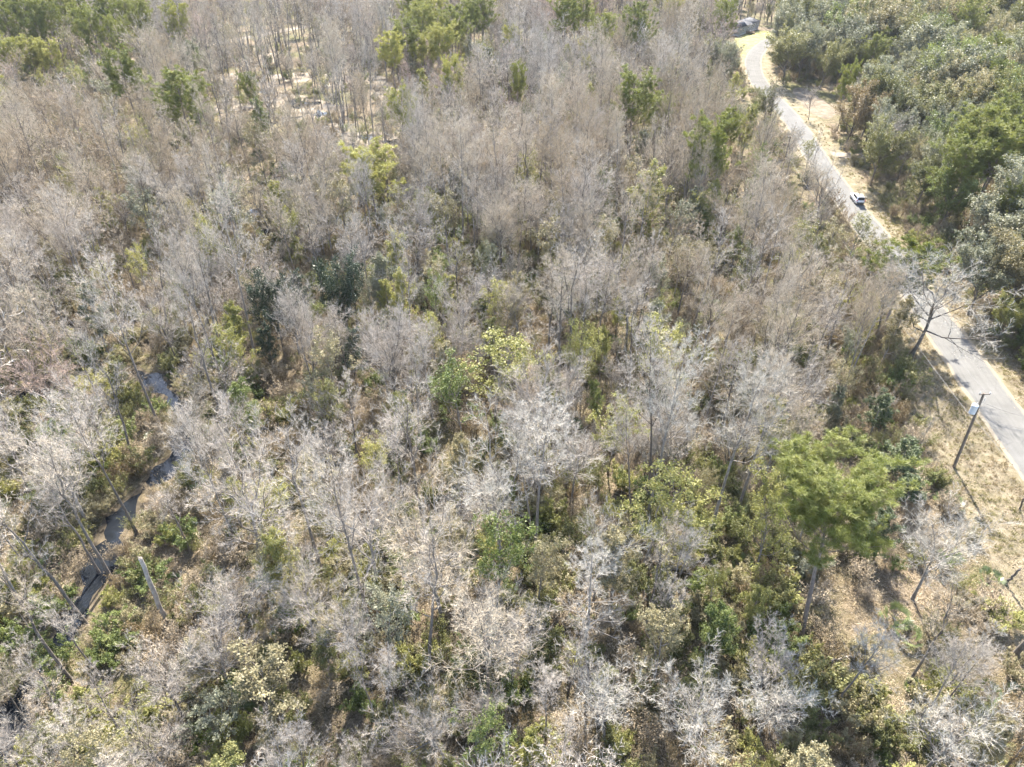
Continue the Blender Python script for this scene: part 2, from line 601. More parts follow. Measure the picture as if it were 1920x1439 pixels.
for i in range(4):
    K['pine%d' % i] = Kind('pine%d' % i, dome(pine_tree(130 + i, 22, 4.5, .47), 15.0, .10, 23.0), 22)
K['bigpine'] = Kind('bigpine', dome(pine_tree(140, 22, 4.3, .56, 34, .40, 52, .0, .020), 16.0, .22, 23.0), 22)
for i in range(3):
    K['bush%d' % i] = Kind('bush%d' % i, shrub(150 + i, 2.4, 1.5), 2.4, ('stem', 'foliage'))
for i in range(3):
    K['brush%d' % i] = Kind('brush%d' % i, shrub(160 + i, 2.6, 1.6, .1, 2, 12), 2.6, ('stem', 'twig_mass'))
for i in range(2):
    K['palmetto%d' % i] = Kind('palmetto%d' % i, palmetto(170 + i), 1.3, ('stem', 'fronds'))

# ------------------------------------------------------------------ ground, road, water
def sheet(name, pts, z, mat, kind='structure'):
    """flat sheet from an outline"""
    me = bpy.data.meshes.new(name)
    me.from_pydata([(p[0], p[1], z) for p in pts], [], [list(range(len(pts)))])
    o = obj(name, me, [mat])
    tag(o, kind=kind)
    return o


def ground_mat():
    m, nt, out = mat_new('leaf_litter')
    tc = N(nt, 'ShaderNodeTexCoord')
    n1 = N(nt, 'ShaderNodeTexNoise', i_Scale=.06, i_Detail=6.0, i_Roughness=.6)
    n2 = N(nt, 'ShaderNodeTexNoise', i_Scale=.9, i_Detail=8.0, i_Roughness=.7)
    n3 = N(nt, 'ShaderNodeTexNoise', i_Scale=7.0, i_Detail=6.0, i_Roughness=.75)
    for n in (n1, n2, n3):
        nt.links.new(tc.outputs['Object'], n.inputs['Vector'])
    a = ramp(nt, n2.outputs['Fac'], [(.30, (.07, .055, .035)), (.45, (.13, .10, .065)), (.58, (.20, .155, .105)), (.72, (.28, .225, .16))])
    b = ramp(nt, n2.outputs['Fac'], [(.32, (.05, .053, .022)), (.5, (.10, .095, .04)), (.7, (.19, .17, .085))])
    c = mixc(nt, ramp(nt, n1.outputs['Fac'], [(.42, (0, 0, 0)), (.6, (1, 1, 1))]), a, b)
    c = mixc(nt, .55, c, ramp(nt, n3.outputs['Fac'], [(.3, (.35, .33, .3)), (.7, (1, 1, 1))]), 'MULTIPLY')
    d = N(nt, 'ShaderNodeBsdfPrincipled', i_Roughness=.95)
    d.inputs['Specular IOR Level'].default_value = .1
    nt.links.new(c, d.inputs['Base Color'])
    bp = N(nt, 'ShaderNodeBump', i_Strength=.8, i_Distance=.15)
    nt.links.new(n3.outputs['Fac'], bp.inputs['Height'])
    nt.links.new(bp.outputs[0], d.inputs['Normal'])
    nt.links.new(d.outputs[0], out.inputs['Surface'])
    return m


def soil_mat(name, dark, mid, light, s1=.5, s2=6.0, bump=.5):
    m, nt, out = mat_new(name)
    tc = N(nt, 'ShaderNodeTexCoord')
    n2 = N(nt, 'ShaderNodeTexNoise', i_Scale=s1, i_Detail=8.0, i_Roughness=.7)
    n3 = N(nt, 'ShaderNodeTexNoise', i_Scale=s2, i_Detail=6.0, i_Roughness=.75)
    for n in (n2, n3):
        nt.links.new(tc.outputs['Object'], n.inputs['Vector'])
    c = ramp(nt, n2.outputs['Fac'], [(.32, dark), (.5, mid), (.68, light)])
    c = mixc(nt, .4, c, ramp(nt, n3.outputs['Fac'], [(.3, (.45, .42, .38)), (.7, (1, 1, 1))]), 'MULTIPLY')
    d = N(nt, 'ShaderNodeBsdfPrincipled', i_Roughness=.95)
    d.inputs['Specular IOR Level'].default_value = .1
    nt.links.new(c, d.inputs['Base Color'])
    bp = N(nt, 'ShaderNodeBump', i_Strength=bump, i_Distance=.1)
    nt.links.new(n3.outputs['Fac'], bp.inputs['Height'])
    nt.links.new(bp.outputs[0], d.inputs['Normal'])
    nt.links.new(d.outputs[0], out.inputs['Surface'])
    return m


def asphalt_mat():
    m, nt, out = mat_new('worn_asphalt')
    uv = N(nt, 'ShaderNodeUVMap', uv_map='UVMap')
    tc = N(nt, 'ShaderNodeTexCoord')
    mp = N(nt, 'ShaderNodeMapping')
    mp.inputs['Scale'].default_value = (9, .05, 1)
    nt.links.new(uv.outputs[0], mp.inputs[0])
    st = N(nt, 'ShaderNodeTexNoise', i_Scale=1.0, i_Detail=4.0)
    nt.links.new(mp.outputs[0], st.inputs['Vector'])
    n2 = N(nt, 'ShaderNodeTexNoise', i_Scale=.35, i_Detail=8.0, i_Roughness=.65)
    n3 = N(nt, 'ShaderNodeTexNoise', i_Scale=18.0, i_Detail=4.0)
    nt.links.new(tc.outputs['Object'], n2.inputs['Vector'])
    nt.links.new(tc.outputs['Object'], n3.inputs['Vector'])
    c = ramp(nt, n2.outputs['Fac'], [(.3, (.118, .115, .108)), (.7, (.158, .154, .145))])
    c = mixc(nt, .42, c, ramp(nt, st.outputs['Fac'], [(.35, (.70, .70, .70)), (.65, (1, 1, 1))]), 'MULTIPLY')
    vo = N(nt, 'ShaderNodeTexVoronoi', i_Scale=.22, feature='DISTANCE_TO_EDGE')
    nt.links.new(tc.outputs['Object'], vo.inputs['Vector'])
    c = mixc(nt, .2, c, ramp(nt, vo.outputs['Distance'], [(.004, (.45, .45, .45)), (.012, (1, 1, 1))]), 'MULTIPLY')
    c = mixc(nt, .3, c, ramp(nt, n3.outputs['Fac'], [(.3, (.7, .7, .7)), (.7, (1, 1, 1))]), 'MULTIPLY')
    # sand drifted over the edges
    sp = N(nt, 'ShaderNodeSeparateXYZ')
    nt.links.new(uv.outputs[0], sp.inputs[0])
    ab = N(nt, 'ShaderNodeMath', operation='ABSOLUTE')
    nt.links.new(sp.outputs['X'], ab.inputs[0])
    ad = N(nt, 'ShaderNodeMath', operation='MULTIPLY_ADD')
    nt.links.new(n2.outputs['Fac'], ad.inputs[0])
    ad.inputs[1].default_value = .25
    nt.links.new(ab.outputs[0], ad.inputs[2])
    c = mixc(nt, ramp(nt, ad.outputs[0], [(.93, (0, 0, 0)), (1.08, (1, 1, 1))]), c, (.20, .172, .13))
    d = N(nt, 'ShaderNodeBsdfPrincipled', i_Roughness=1.0)
    d.inputs['Specular IOR Level'].default_value = .05
    nt.links.new(c, d.inputs['Base Color'])
    bp = N(nt, 'ShaderNodeBump', i_Strength=.25, i_Distance=.02)
    nt.links.new(n3.outputs['Fac'], bp.inputs['Height'])
    nt.links.new(bp.outputs[0], d.inputs['Normal'])
    nt.links.new(d.outputs[0], out.inputs['Surface'])
    return m


def water_mat():
    m, nt, out = mat_new('still_water')
    tc = N(nt, 'ShaderNodeTexCoord')
    n = N(nt, 'ShaderNodeTexNoise', i_Scale=1.6, i_Detail=4.0)
    nt.links.new(tc.outputs['Object'], n.inputs['Vector'])
    d = N(nt, 'ShaderNodeBsdfPrincipled', i_Roughness=.06, i_IOR=1.33)
    d.inputs['Base Color'].default_value = (.010, .012, .015, 1)
    d.inputs['Specular IOR Level'].default_value = .4
    bp = N(nt, 'ShaderNodeBump', i_Strength=.12, i_Distance=.05)
    nt.links.new(n.outputs['Fac'], bp.inputs['Height'])
    nt.links.new(bp.outputs[0], d.inputs['Normal'])
    nt.links.new(d.outputs[0], out.inputs['Surface'])
    return m


M['ground'] = ground_mat()
M['sand'] = soil_mat('pale_sand', (.15, .12, .08), (.24, .20, .15), (.32, .28, .22), .25)
M['verge'] = soil_mat('dry_verge', (.085, .075, .04), (.16, .135, .085), (.24, .205, .145), .5)
M['yard'] = soil_mat('worn_yard', (.09, .07, .045), (.16, .13, .095), (.24, .205, .16), .35)
M['lawn'] = soil_mat('lawn', (.14, .15, .045), (.26, .24, .09), (.36, .31, .16), .3)
M['bank'] = soil_mat('muddy_bank', (.04, .033, .022), (.08, .065, .045), (.15, .12, .08), .6)
M['asphalt'] = asphalt_mat()
M['water'] = water_mat()

gm = bpy.data.meshes.new('ground')
gm.from_pydata([(-1200, -300, 0), (1200, -300, 0), (1200, 1800, 0), (-1200, 1800, 0)], [], [(0, 1, 2, 3)])
tag(obj('ground', gm, [M['ground']]), kind='structure')

EDGE_L = [(1920, 893), (1873, 833), (1830, 773), (1787, 707), (1747, 640), (1557, 383), (1527, 337), (1500, 287)]
EDGE_R = [(1920, 767), (1883, 720), (1847, 670), (1810, 623), (1667, 430), (1630, 393), (1593, 343), (1557, 297), (1520, 247), (1480, 200)]
eL = np.array([unp(*p) for p in EDGE_L])
eR = np.array([unp(*p) for p in EDGE_R])
ys = np.array([72., 80, 90, 120, 145, 160, 175])
xc = (np.interp(ys, eL[:, 1], eL[:, 0]) + np.interp(ys, eR[:, 1], eR[:, 0])) / 2
slope = (xc[2] - xc[0]) / (ys[2] - ys[0])
ctrl = [(xc[0] - slope * 130, -58.)] + list(zip(xc, ys))
for p in ((1503, 243), (1466, 200), (1425, 165), (1410, 130), (1409, 108), (1424, 88), (1446, 72), (1480, 60), (1560, 48)):
    ctrl.append(tuple(unp(*p)))
ctrl = np.array(ctrl)
ctrl = ctrl[np.argsort(ctrl[:, 1])]
yy = np.arange(-50, ctrl[-1, 1], 2.5)
xx = np.interp(yy, ctrl[:, 1], ctrl[:, 0])
for _ in range(60):
    xx[1:-1] = (xx[:-2] + 2 * xx[1:-1] + xx[2:]) / 4
ROAD = np.stack([xx, yy], 1)


def ribbon(name, C, wl, wr, z, mat, jitter=0.0, seed=0):
    rng = np.random.default_rng(seed)
    t = norm(np.gradient(C, axis=0))
    nrm = np.stack([-t[:, 1], t[:, 0]], 1)
    n = len(C)
    wl = np.broadcast_to(wl, n) + rng.normal(0, 1, n) * jitter
    wr = np.broadcast_to(wr, n) + rng.normal(0, 1, n) * jitter
    Lf, Rt = C + nrm * wl[:, None], C - nrm * wr[:, None]
    V = [(*p, z) for p in Lf] + [(*p, z) for p in Rt]
    F = [(i, n + i, n + i + 1, i + 1) for i in range(n - 1)]
    me = bpy.data.meshes.new(name)
    me.from_pydata(V, [], F)
    uv = me.uv_layers.new(name='UVMap')
    dist = np.concatenate([[0], np.cumsum(np.linalg.norm(np.diff(C, axis=0), axis=1))])
    for lp in me.loops:
        v = lp.vertex_index
        uv.data[lp.index].uv = ((-1, dist[v]) if v < n else (1, dist[v - n]))
    o = obj(name, me, [mat])
    tag(o, kind='structure')
    return o


RW = 3.05
wl = np.interp(yy, [-50, 60, 90, 105, 140, 200, 400], [14, 12, 8.5, 4.8, 4.3, 4.6, 4.8])
wr = np.interp(yy, [-50, 60, 100, 140, 180, 210, 240, 400], [6, 6, 6, 6.5, 7.5, 9, 7, 6])
ribbon('verge', ROAD, wl, wr, .004, M['verge'], .5, 1)
ribbon('road', ROAD, RW, RW, .012, M['asphalt'], .08, 2)


def blob(pts, z, name, mat, seed=0, rough=.12, sub=5):
    """closed outline through world points, made uneven"""
    rng = np.random.default_rng(seed)
    pts = np.array(pts, float)
    n = len(pts)
    out = []
    size = np.ptp(pts, axis=0).max()
    for i in range(n):
        p0, p1, p2, p3 = pts[i - 1], pts[i], pts[(i + 1) % n], pts[(i + 2) % n]
        for s in np.arange(sub) / sub:
            q = .5 * ((2 * p1) + (-p0 + p2) * s + (2 * p0 - 5 * p1 + 4 * p2 - p3) * s * s + (-p0 + 3 * p1 - 3 * p2 + p3) * s ** 3)
            out.append(q + rng.normal(0, rough * size * .06, 2))
    return sheet(name, out, z, mat)


def px_blob(pxs, z, name, mat, seed=0, rough=.12):
    return blob([unp(*p) for p in pxs], z, name, mat, seed, rough)


# the creek through the low wood
CREEK_PX = [(-60, 1500), (40, 1330), (95, 1235), (140, 1150), (175, 1100), (200, 1035), (215, 985), (255, 925), (315, 885), (352, 830), (352, 775), (300, 725), (240, 700), (150, 722), (40, 765), (-60, 790)]
creek = np.array([unp(*p) for p in CREEK_PX])
s_ = np.concatenate([[0], np.cumsum(np.linalg.norm(np.diff(creek, axis=0), axis=1))])
q_ = np.arange(0, s_[-1], 1.0)
CREEK = np.stack([np.interp(q_, s_, creek[:, 0]), np.interp(q_, s_, creek[:, 1])], 1)
for _ in range(4):
    CREEK[1:-1] = (CREEK[:-2] + 2 * CREEK[1:-1] + CREEK[2:]) / 4
cw = 1.1 + .5 * np.sin(q_ * .35) + .5 * np.sin(q_ * .9 + 1)
ribbon('bank', CREEK, cw + .5, cw + .5, .006, M['bank'], .3, 3)
ribbon('creek', CREEK, cw, cw, .016, M['water'], .25, 4)
# far sand, ponds, tracks
for q, (x, y, w, h) in enumerate([(560, 200, 70, 26), (500, 110, 40, 12), (705, 165, 34, 22), (440, 200, 42, 16), (640, 150, 40, 14), (620, 245, 40, 14), (420, 150, 40, 14), (545, 145, 40, 12), (700, 260, 60, 14)]):
    rg = np.random.default_rng(40 + q)
    aa = np.linspace(0, 6.28, 9)[:-1]
    px_blob([(x + w * math.cos(a) * rr, y + h * math.sin(a) * rr) for a, rr in zip(aa, rg.uniform(.5, 1.2, 20))], .006 + .0006 * q, 'sand', M['sand'], 50 + q, .05)
for q, (x, y, w, h) in enumerate([(565, 196, 34, 9), (545, 222, 22, 6), (600, 214, 16, 7), (690, 258, 34, 7), (735, 266, 22, 5), (660, 272, 16, 4), (505, 172, 18, 5), (710, 168, 16, 6)]):
    rg = np.random.default_rng(80 + q)
    aa = np.linspace(0, 6.28, 12)[:-1]
    px_blob([(x + w * math.cos(a) * rr, y + h * math.sin(a) * rr) for a, rr in zip(aa, rg.uniform(.35, 1.3, 20))], .016 + .0005 * q, 'pond', M['water'], 90 + q, .04)
px_blob([(105, 605), (140, 598), (165, 612), (140, 625), (110, 622)], .014, 'pool', M['water'], 8)
px_blob([(465, 395), (495, 392), (505, 412), (480, 420), (462, 412)], .014, 'pool', M['water'], 9)
px_blob([(480, 434), (512, 430), (525, 440), (500, 448), (482, 444)], .014, 'pool', M['water'], 10)
px_blob([(20, 735), (70, 728), (90, 750), (60, 775), (20, 770)], .020, 'pool', M['water'], 11)
TRACK = np.array([unp(*p) for p in [(60, 150), (140, 128), (260, 108), (400, 82), (480, 68), (560, 52), (640, 42), (720, 36)]])
ribbon('sandy_track', TRACK, 3.2, 3.2, .012, M['sand'], .1, 12)
DRIVE = np.array([unp(*p) for p in [(1560, 290), (1590, 291), (1625, 292), (1660, 296), (1700, 300)]])
ribbon('driveway', DRIVE, 2.2, 2.2, .018, M['sand'], .2, 13)
px_blob([(1486, 170), (1508, 166), (1545, 190), (1568, 210), (1552, 224), (1525, 214), (1505, 196)], .008, 'sandy_yard', M['yard'], 14, .05)
px_blob([(1380, 72), (1432, 58), (1445, 66), (1420, 78), (1400, 100), (1385, 105)], .008, 'lawn', M['lawn'], 15)

# ------------------------------------------------------------------ planting
rngP = np.random.default_rng(2024)
HERO = []          # base positions and clear radii


def dist_line(P, Ln):
    a, b = Ln[:-1], Ln[1:]
    P = np.asarray(P, float)
    best = np.full(len(P), 1e9)
    side = np.zeros(len(P))
    for p, q in zip(a, b):
        d = q - p
        t = np.clip(((P - p) @ d) / (d @ d), 0, 1)
        w = P - p - t[:, None] * d
        ds = np.linalg.norm(w, axis=1)
        m = ds < best
        best[m] = ds[m]
        side[m] = (d[0] * w[:, 1] - d[1] * w[:, 0])[m]
    return best, side          # side > 0: left of the line


MARKS, SEE = [], []


def short(lb):
    cut = re.split(r' (?:in|beside|with|standing|on|near|at|left|right|behind|poking|rising|leaning|crowded|among|next|touching|between|below|far|low|shading|crowding|before|just|across|facing|over|hanging|above) ', lb)[0]
    return cut


def hero(kind, px, py, H, name, tmat, cmat, label, cat='tree', cf=.72, wide=1.0, clear=2.0, group=None, rz=None, tilt=(0, 0)):
    """a tree whose crown middle (cf of its height) is seen at this place"""
    k = K[kind]
    xy = unp(px, py, H * cf)
    sc = H / k.H
    k.plant(name, xy, (sc * wide, sc * wide, sc), rngP.random() * 6.28 if rz is None else rz, tmat, cmat, label, cat, group, tilt)
    if group is None:
        MARKS.append((xy[0], xy[1], short(label)))
    pp = proj(np.array([xy[0], xy[1], H * cf]))
    rpx = FPX * H * wide * .15 / pp[2]
    SEE.append((px, py, rpx, rpx * .9, pp[2], {'pine_tree': .92, 'magnolia_tree': .92}.get(name, .72)))
    HERO.append((xy[0], xy[1], max(clear, .11 * H * wide * (3.0 if name == 'broadleaf_tree' else 2.2))))


def nm(px_list):
    return px_list


# pines
def hero_foot(kind, foot_px, crown_px, H, name, tmat, cmat, label, cat, wide=1.0, clear=2.5, rz=0.0):
    """a tree known by its foot and by the middle of its crown; it leans as it must"""
    k = K[kind]
    foot = unp(*foot_px)
    co = np.empty(len(k.cm.vertices) * 3, np.float32)
    k.cm.vertices.foreach_get('co', co)
    cen = co.reshape(-1, 3).mean(0) * H / k.H
    cs, sn = math.cos(rz), math.sin(rz)
    own = np.array([cs * cen[0] - sn * cen[1], sn * cen[0] + cs * cen[1]])
    want = unp(*crown_px, cen[2]) - foot - own
    a = np.clip([-math.atan2(want[1], cen[2]), math.atan2(want[0], cen[2])], -.32, .32)
    print('LEAN', label[:30], want, cen[2])
    k.plant(name, foot, (H / k.H * wide, H / k.H * wide, H / k.H), rz, tmat, cmat, label, cat, None, tuple(a))
    HERO.append((foot[0], foot[1], clear))
    MARKS.append((foot[0], foot[1], short(label)))
    dep = proj(np.array([foot[0], foot[1], cen[2]]))[2]
    SEE.append((*crown_px, FPX * H * wide * .15 / dep, FPX * H * wide * .14 / dep, dep + 1, .9))
    SEE.append(((foot_px[0] * .7 + crown_px[0] * .3), (foot_px[1] * .7 + crown_px[1] * .3), 10, abs(foot_px[1] - crown_px[1]) * .25, dep - 1, .85))


hero_foot('bigpine', (1499, 1205), (1563, 920), 20.0, 'pine_tree', 'bark_pine', 'needle_big', 'big round-crowned green pine standing in the bare wood beside the utility pole', 'pine', 1.12, 3.5)
hero_foot('pine0', (1646, 640), (1692, 458), 15, 'pine_tree', 'bark_pine', 'needle_green', 'dark bright-tipped pine leaning out beside the road near the white car', 'pine', 1.7, 3.0)
hero_foot('pine1', (1309, 440), (1330, 272), 21, 'pine_tree', 'bark_pine', 'needle_green', 'tall pine with bare lower trunk on the wood side of the road', 'pine', 1.0, 3.0)
hero_foot('round2', (1708, 668), (1762, 552), 15.0, 'bare_tree', 'bark_dark', 'twig_pale', 'broad grey bare tree hanging over the road', 'bare tree', 1.45, 3.0)
PINES = [
    (1366, 236, 15, .9, 'small dark pine top beside the tall pine near the road'),
    (1192, 182, 21, 1.2, 'bright rounded pine rising alone from the bare wood with a smaller pine at its side'),
    (1234, 205, 15, 1.1, 'smaller pine crowded against the bright rounded pine'),
    (970, 146, 15, .8, 'small pine top poking out of the far grey wood'),
    (336, 178, 21, 1.35, 'broad flat-crowned pine at the edge of the sand clearing'),
    (228, 135, 21, 1.1, 'sparse pine with long bare trunk left of the broad flat-crowned pine'),
    (465, 162, 14, .9, 'short round yellow-green pine standing on the sand clearing'),
    (1596, 150, 17, .8, 'narrow dark conifer behind the small bare tree in the sandy yard'),
]
for i, (x, y, h, w, lb) in enumerate(PINES):
    hero('pine%d' % (i % 4), x, y, h, 'pine_tree', 'bark_pine', 'needle_green', lb, 'pine', .76, w, 2.5)
hero('pine1', 697, 322, 17, 'pine_tree', 'bark_pine', 'needle_yellow', 'broad wispy yellow-green pine among bare trees below the ponds', 'pine', .74, 1.5, 3)
for i, (x, y, h) in enumerate([(735, 92, 19), (758, 70, 20), (790, 38, 22), (818, 20, 23), (850, 45, 22), (880, 30, 22), (830, 75, 19), (905, 18, 23), (772, 12, 24), (800, 88, 16)]):
    hero('pine%d' % (i % 4), x, y, h, 'pine_tree', 'bark_pine', 'needle_green' if i % 3 else 'needle_yellow', 'green pine in the far clump behind the ponds', 'pine', .76, 1.15, 2.5, 'pines in the far clump')
for i, (x, y, h) in enumerate([(12, 40, 22), (48, 22, 24), (85, 32, 24), (118, 14, 25), (150, 42, 22), (172, 55, 22), (205, 25, 25), (218, 64, 20), (240, 14, 25), (140, 5, 25), (265, 35, 22), (70, 60, 19), (30, 8, 24)]):
    hero('pine%d' % (i % 4), x, y, h, 'pine_tree', 'bark_pine', 'needle_green', 'tall slender pine in the far grove beyond the sandy track', 'pine', .74, .95, 2.5, 'pines of the far grove')
for i, (x, y, h) in enumerate([(52, 96, 16), (94, 102, 15), (12, 100, 17), (75, 112, 12)]):
    hero('pine%d' % (i % 4), x, y, h, 'pine_tree', 'bark_pine', 'needle_yellow', 'rounded yellow-green pine in front of the far pine grove', 'pine', .74, 1.3, 2.5, 'rounded pines before the far grove')
for i, (x, y, h) in enumerate([(1196, 48, 24), (1060, 26, 25), (1130, 58, 20), (1365, 30, 22), (1095, 20, 22)]):
    hero('pine%d' % (i % 4), x, y, h, 'pine_tree', 'bark_pine', 'needle_green', 'lone tall pine far off in the grey wood', 'pine', .74, 1.05, 2.5, 'lone pines far off in the wood')
for i, (x, y, h) in enumerate([(1840, 262, 21), (1872, 285, 20), (1805, 305, 18), (1895, 240, 20), (1640, 95, 16), (1655, 80, 15), (1750, 130, 17)]):
    hero('pine%d' % (i % 4), x, y, h, 'pine_tree', 'bark_pine', 'needle_green', 'full green pine among the evergreen oaks across the road', 'pine', .72, 1.3, 3, 'pines among the oaks across the road')

# dark magnolias, yellow-green and green broadleaves in the bare wood
for i, (x, y, h, w) in enumerate([(512, 575, 12, .72), (640, 548, 13, .7), (655, 655, 9, .9), (560, 545, 9, 1.0), (500, 640, 8, .9)]):
    hero(('oak%d' if i < 2 else 'column%d') % (i % 3), x, y, h, 'magnolia_tree', 'bark_dark', 'leaf_dark', 'dark glossy evergreen magnolia in the dark clump of the bare wood', 'magnolia', .68, w, 2.5, 'dark magnolia clump')
GREENS = [
    (455, 765, 10, 'column0', 'leaf_green', .95, 'narrow light green leafy tree next to the dark hollow'),
    (438, 392, 14, 'loose0', 'leaf_greygreen', 1.0, 'grey-green leafy tree beside the small blue pool'),
    (272, 400, 12, 'loose1', 'leaf_greygreen', 1.3, 'wide pale grey-green tree in the middle of the bare wood'),
    (1215, 368, 16, 'column1', 'leaf_yellow', 1.1, 'tall yellow-green leafy tree right of the far bare wood'),
    (925, 690, 13, 'loose2', 'leaf_yellow', 1.35, 'wide yellow-green leafy tree in the heart of the wood'),
    (862, 738, 13, 'loose0', 'leaf_green', 1.0, 'light green leafy tree touching the wide yellow-green tree'),
    (1245, 668, 13, 'loose1', 'leaf_yellow', 1.1, 'bright yellow-green tree behind tall grey trunks'),
    (1160, 572, 9, 'column2', 'leaf_yellow', .7, 'small bright yellow tree among grey trunks'),
    (1228, 948, 13, 'loose2', 'leaf_yellow', 1.15, 'yellow-green leafy tree on slender trunks left of the big pine'),
    (1130, 650, 8, 'column0', 'leaf_yellow', .8, 'low yellow-green tree below the tall grey trunks'),
    (835, 412, 12, 'loose0', 'leaf_tan', 1.2, 'straw-coloured loose tree in the far bare wood'),
    (985, 322, 13, 'loose1', 'leaf_yellow', 1.0, 'yellowish loose tree in the far bare wood'),
    (1150, 800, 11, 'loose2', 'leaf_yellow', 1.0, 'thin yellow-green tree between bare crowns'),
    (930, 1045, 14, 'loose0', 'leaf_green', .8, 'green vine-covered tree on a tall grey trunk'),
    (500, 1275, 8, 'loose1', 'leaf_tan', 1.6, 'wide pale grey-green thicket tree near the dead snag'),
    (420, 1335, 6, 'loose2', 'leaf_greygreen', 1.5, 'low grey-green thicket tree near the dead snag'),
    (110, 835, 9, 'column1', 'leaf_green', 1.2, 'green leafy tree on the bank above the creek bend'),
    (1360, 1180, 8, 'column2', 'leaf_green', 1.1, 'green leafy tree below the big pine trunk'),
    (1415, 1130, 6, 'column0', 'leaf_yellow', 1.2, 'low yellow-green tree left of the big pine trunk'),
    (820, 560, 11, 'loose0', 'leaf_green', .8, 'thin green tree right of the dark magnolia clump'),
    (1400, 500, 10, 'loose1', 'leaf_olive', 1.0, 'olive tree low among grey crowns near the road'),
    (1040, 465, 12, 'loose2', 'leaf_tan', 1.0, 'tan loose tree standing amid grey crowns'),
    (205, 180, 12, 'loose0', 'leaf_greygreen', 1.2, 'grey-green tree at the foot of the sparse pine'),
    (1605, 440, 9, 'loose0', 'leaf_olive', 1.3, 'olive loose tree hiding the road just below the white car'),
    (1645, 475, 8, 'loose2', 'leaf_tan', 1.1, 'tan-green tree at the road edge beside the leaning roadside pine'),
    (1690, 862, 7, 'column1', 'leaf_deepgreen', 1.5, 'dark evergreen thicket tree right of the big pine'),
    (1712, 915, 5.5, 'column2', 'leaf_deepgreen', 1.6, 'low dark evergreen thicket tree at the verge beside the big pine'),
    (1655, 985, 6, 'column0', 'leaf_deepgreen', 1.4, 'dark evergreen tree in the shade under the big pine'),
    (1650, 770, 7, 'column0', 'leaf_deepgreen', 1.3, 'dark evergreen tree behind the big pine at the wood edge'),
    (1560, 450, 9, 'loose1', 'leaf_tan', 1.2, 'tan-olive loose tree at the wood edge below the white car'),
    (1440, 250, 9, 'loose2', 'leaf_tan', 1.1, 'tan loose tree at the wood edge opposite the driveway'),
    (640, 380, 13, 'loose2', 'leaf_tan', 1.1, 'tan loose tree below the wispy yellow-green pine'),
    (1085, 660, 12, 'loose0', 'leaf_yellow', .9, 'yellow-green loose tree behind the pale forked trees'),
    (700, 860, 9, 'loose1', 'leaf_yellow', .9, 'yellow-green loose tree below the dark hollow'),
    (1440, 1000, 10, 'loose2', 'leaf_yellow', .9, 'yellow-green loose tree touching the big pine on its creek side'),
    (1290, 1010, 10, 'loose1', 'leaf_yellow', 1.0, 'leafy yellow-green tree over slim dark stems'),
    (1140, 460, 12, 'loose0', 'leaf_tan', 1.0, 'straw-tan tree beside the tall yellow-green leafy tree'),
    (590, 890, 9, 'loose2', 'leaf_tan', 1.1, 'straw-olive tree above the pale dome-shaped tree'),
    (355, 110, 12, 'oak1', 'leaf_greygreen', 1.0, 'pale grey-green rounded tree by the sandy track'),
]
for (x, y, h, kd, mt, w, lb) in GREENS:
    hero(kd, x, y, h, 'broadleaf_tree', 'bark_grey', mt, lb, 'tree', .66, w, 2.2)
OAKS = [
    (1482, 92, 16, 'oak0', 'leaf_olive', 1.15, 'large rounded olive oak shading the road bend'),
    (1440, 190, 9, 'oak1', 'leaf_olive', .95, 'small olive oak crowding the left road edge'),
    (1366, 108, 13, 'oak2', 'leaf_greygreen', 1.0, 'grey-green oak on the left before the house lawn'),
    (1330, 42, 17, 'oak3', 'leaf_olive', 1.0, 'tall olive tree left of the house'),
    (1605, 205, 15, 'oak0', 'leaf_brown', .9, 'brownish vine-hung tree beside the road verge'),
    (1655, 275, 13, 'oak1', 'leaf_olive', 1.0, 'dense olive tree just past the driveway'),
    (1740, 200, 15, 'oak2', 'leaf_olive', 1.2, 'wide olive oak behind the driveway trees'),
    (1880, 420, 13, 'oak3', 'leaf_greygreen', 1.2, 'pale grey-green oak across the road above deep shade'),
    (1855, 505, 12, 'oak0', 'leaf_greygreen', 1.0, 'dark grey-green oak leaning over the shaded verge'),
    (1790, 360, 12, 'oak1', 'leaf_green', 1.0, 'light green low tree facing the white car'),
    (1735, 335, 11, 'oak2', 'leaf_olive', .9, 'short olive tree at the verge facing the white car'),
    (1905, 590, 8, 'oak3', 'leaf_yellow', .8, 'small sunlit yellow-olive tree at the shaded verge'),
]
for (x, y, h, kd, mt, w, lb) in OAKS:
    hero(kd, x, y, h, 'oak_tree', 'bark_dark', mt, lb, 'oak', .66, w, 3.0)
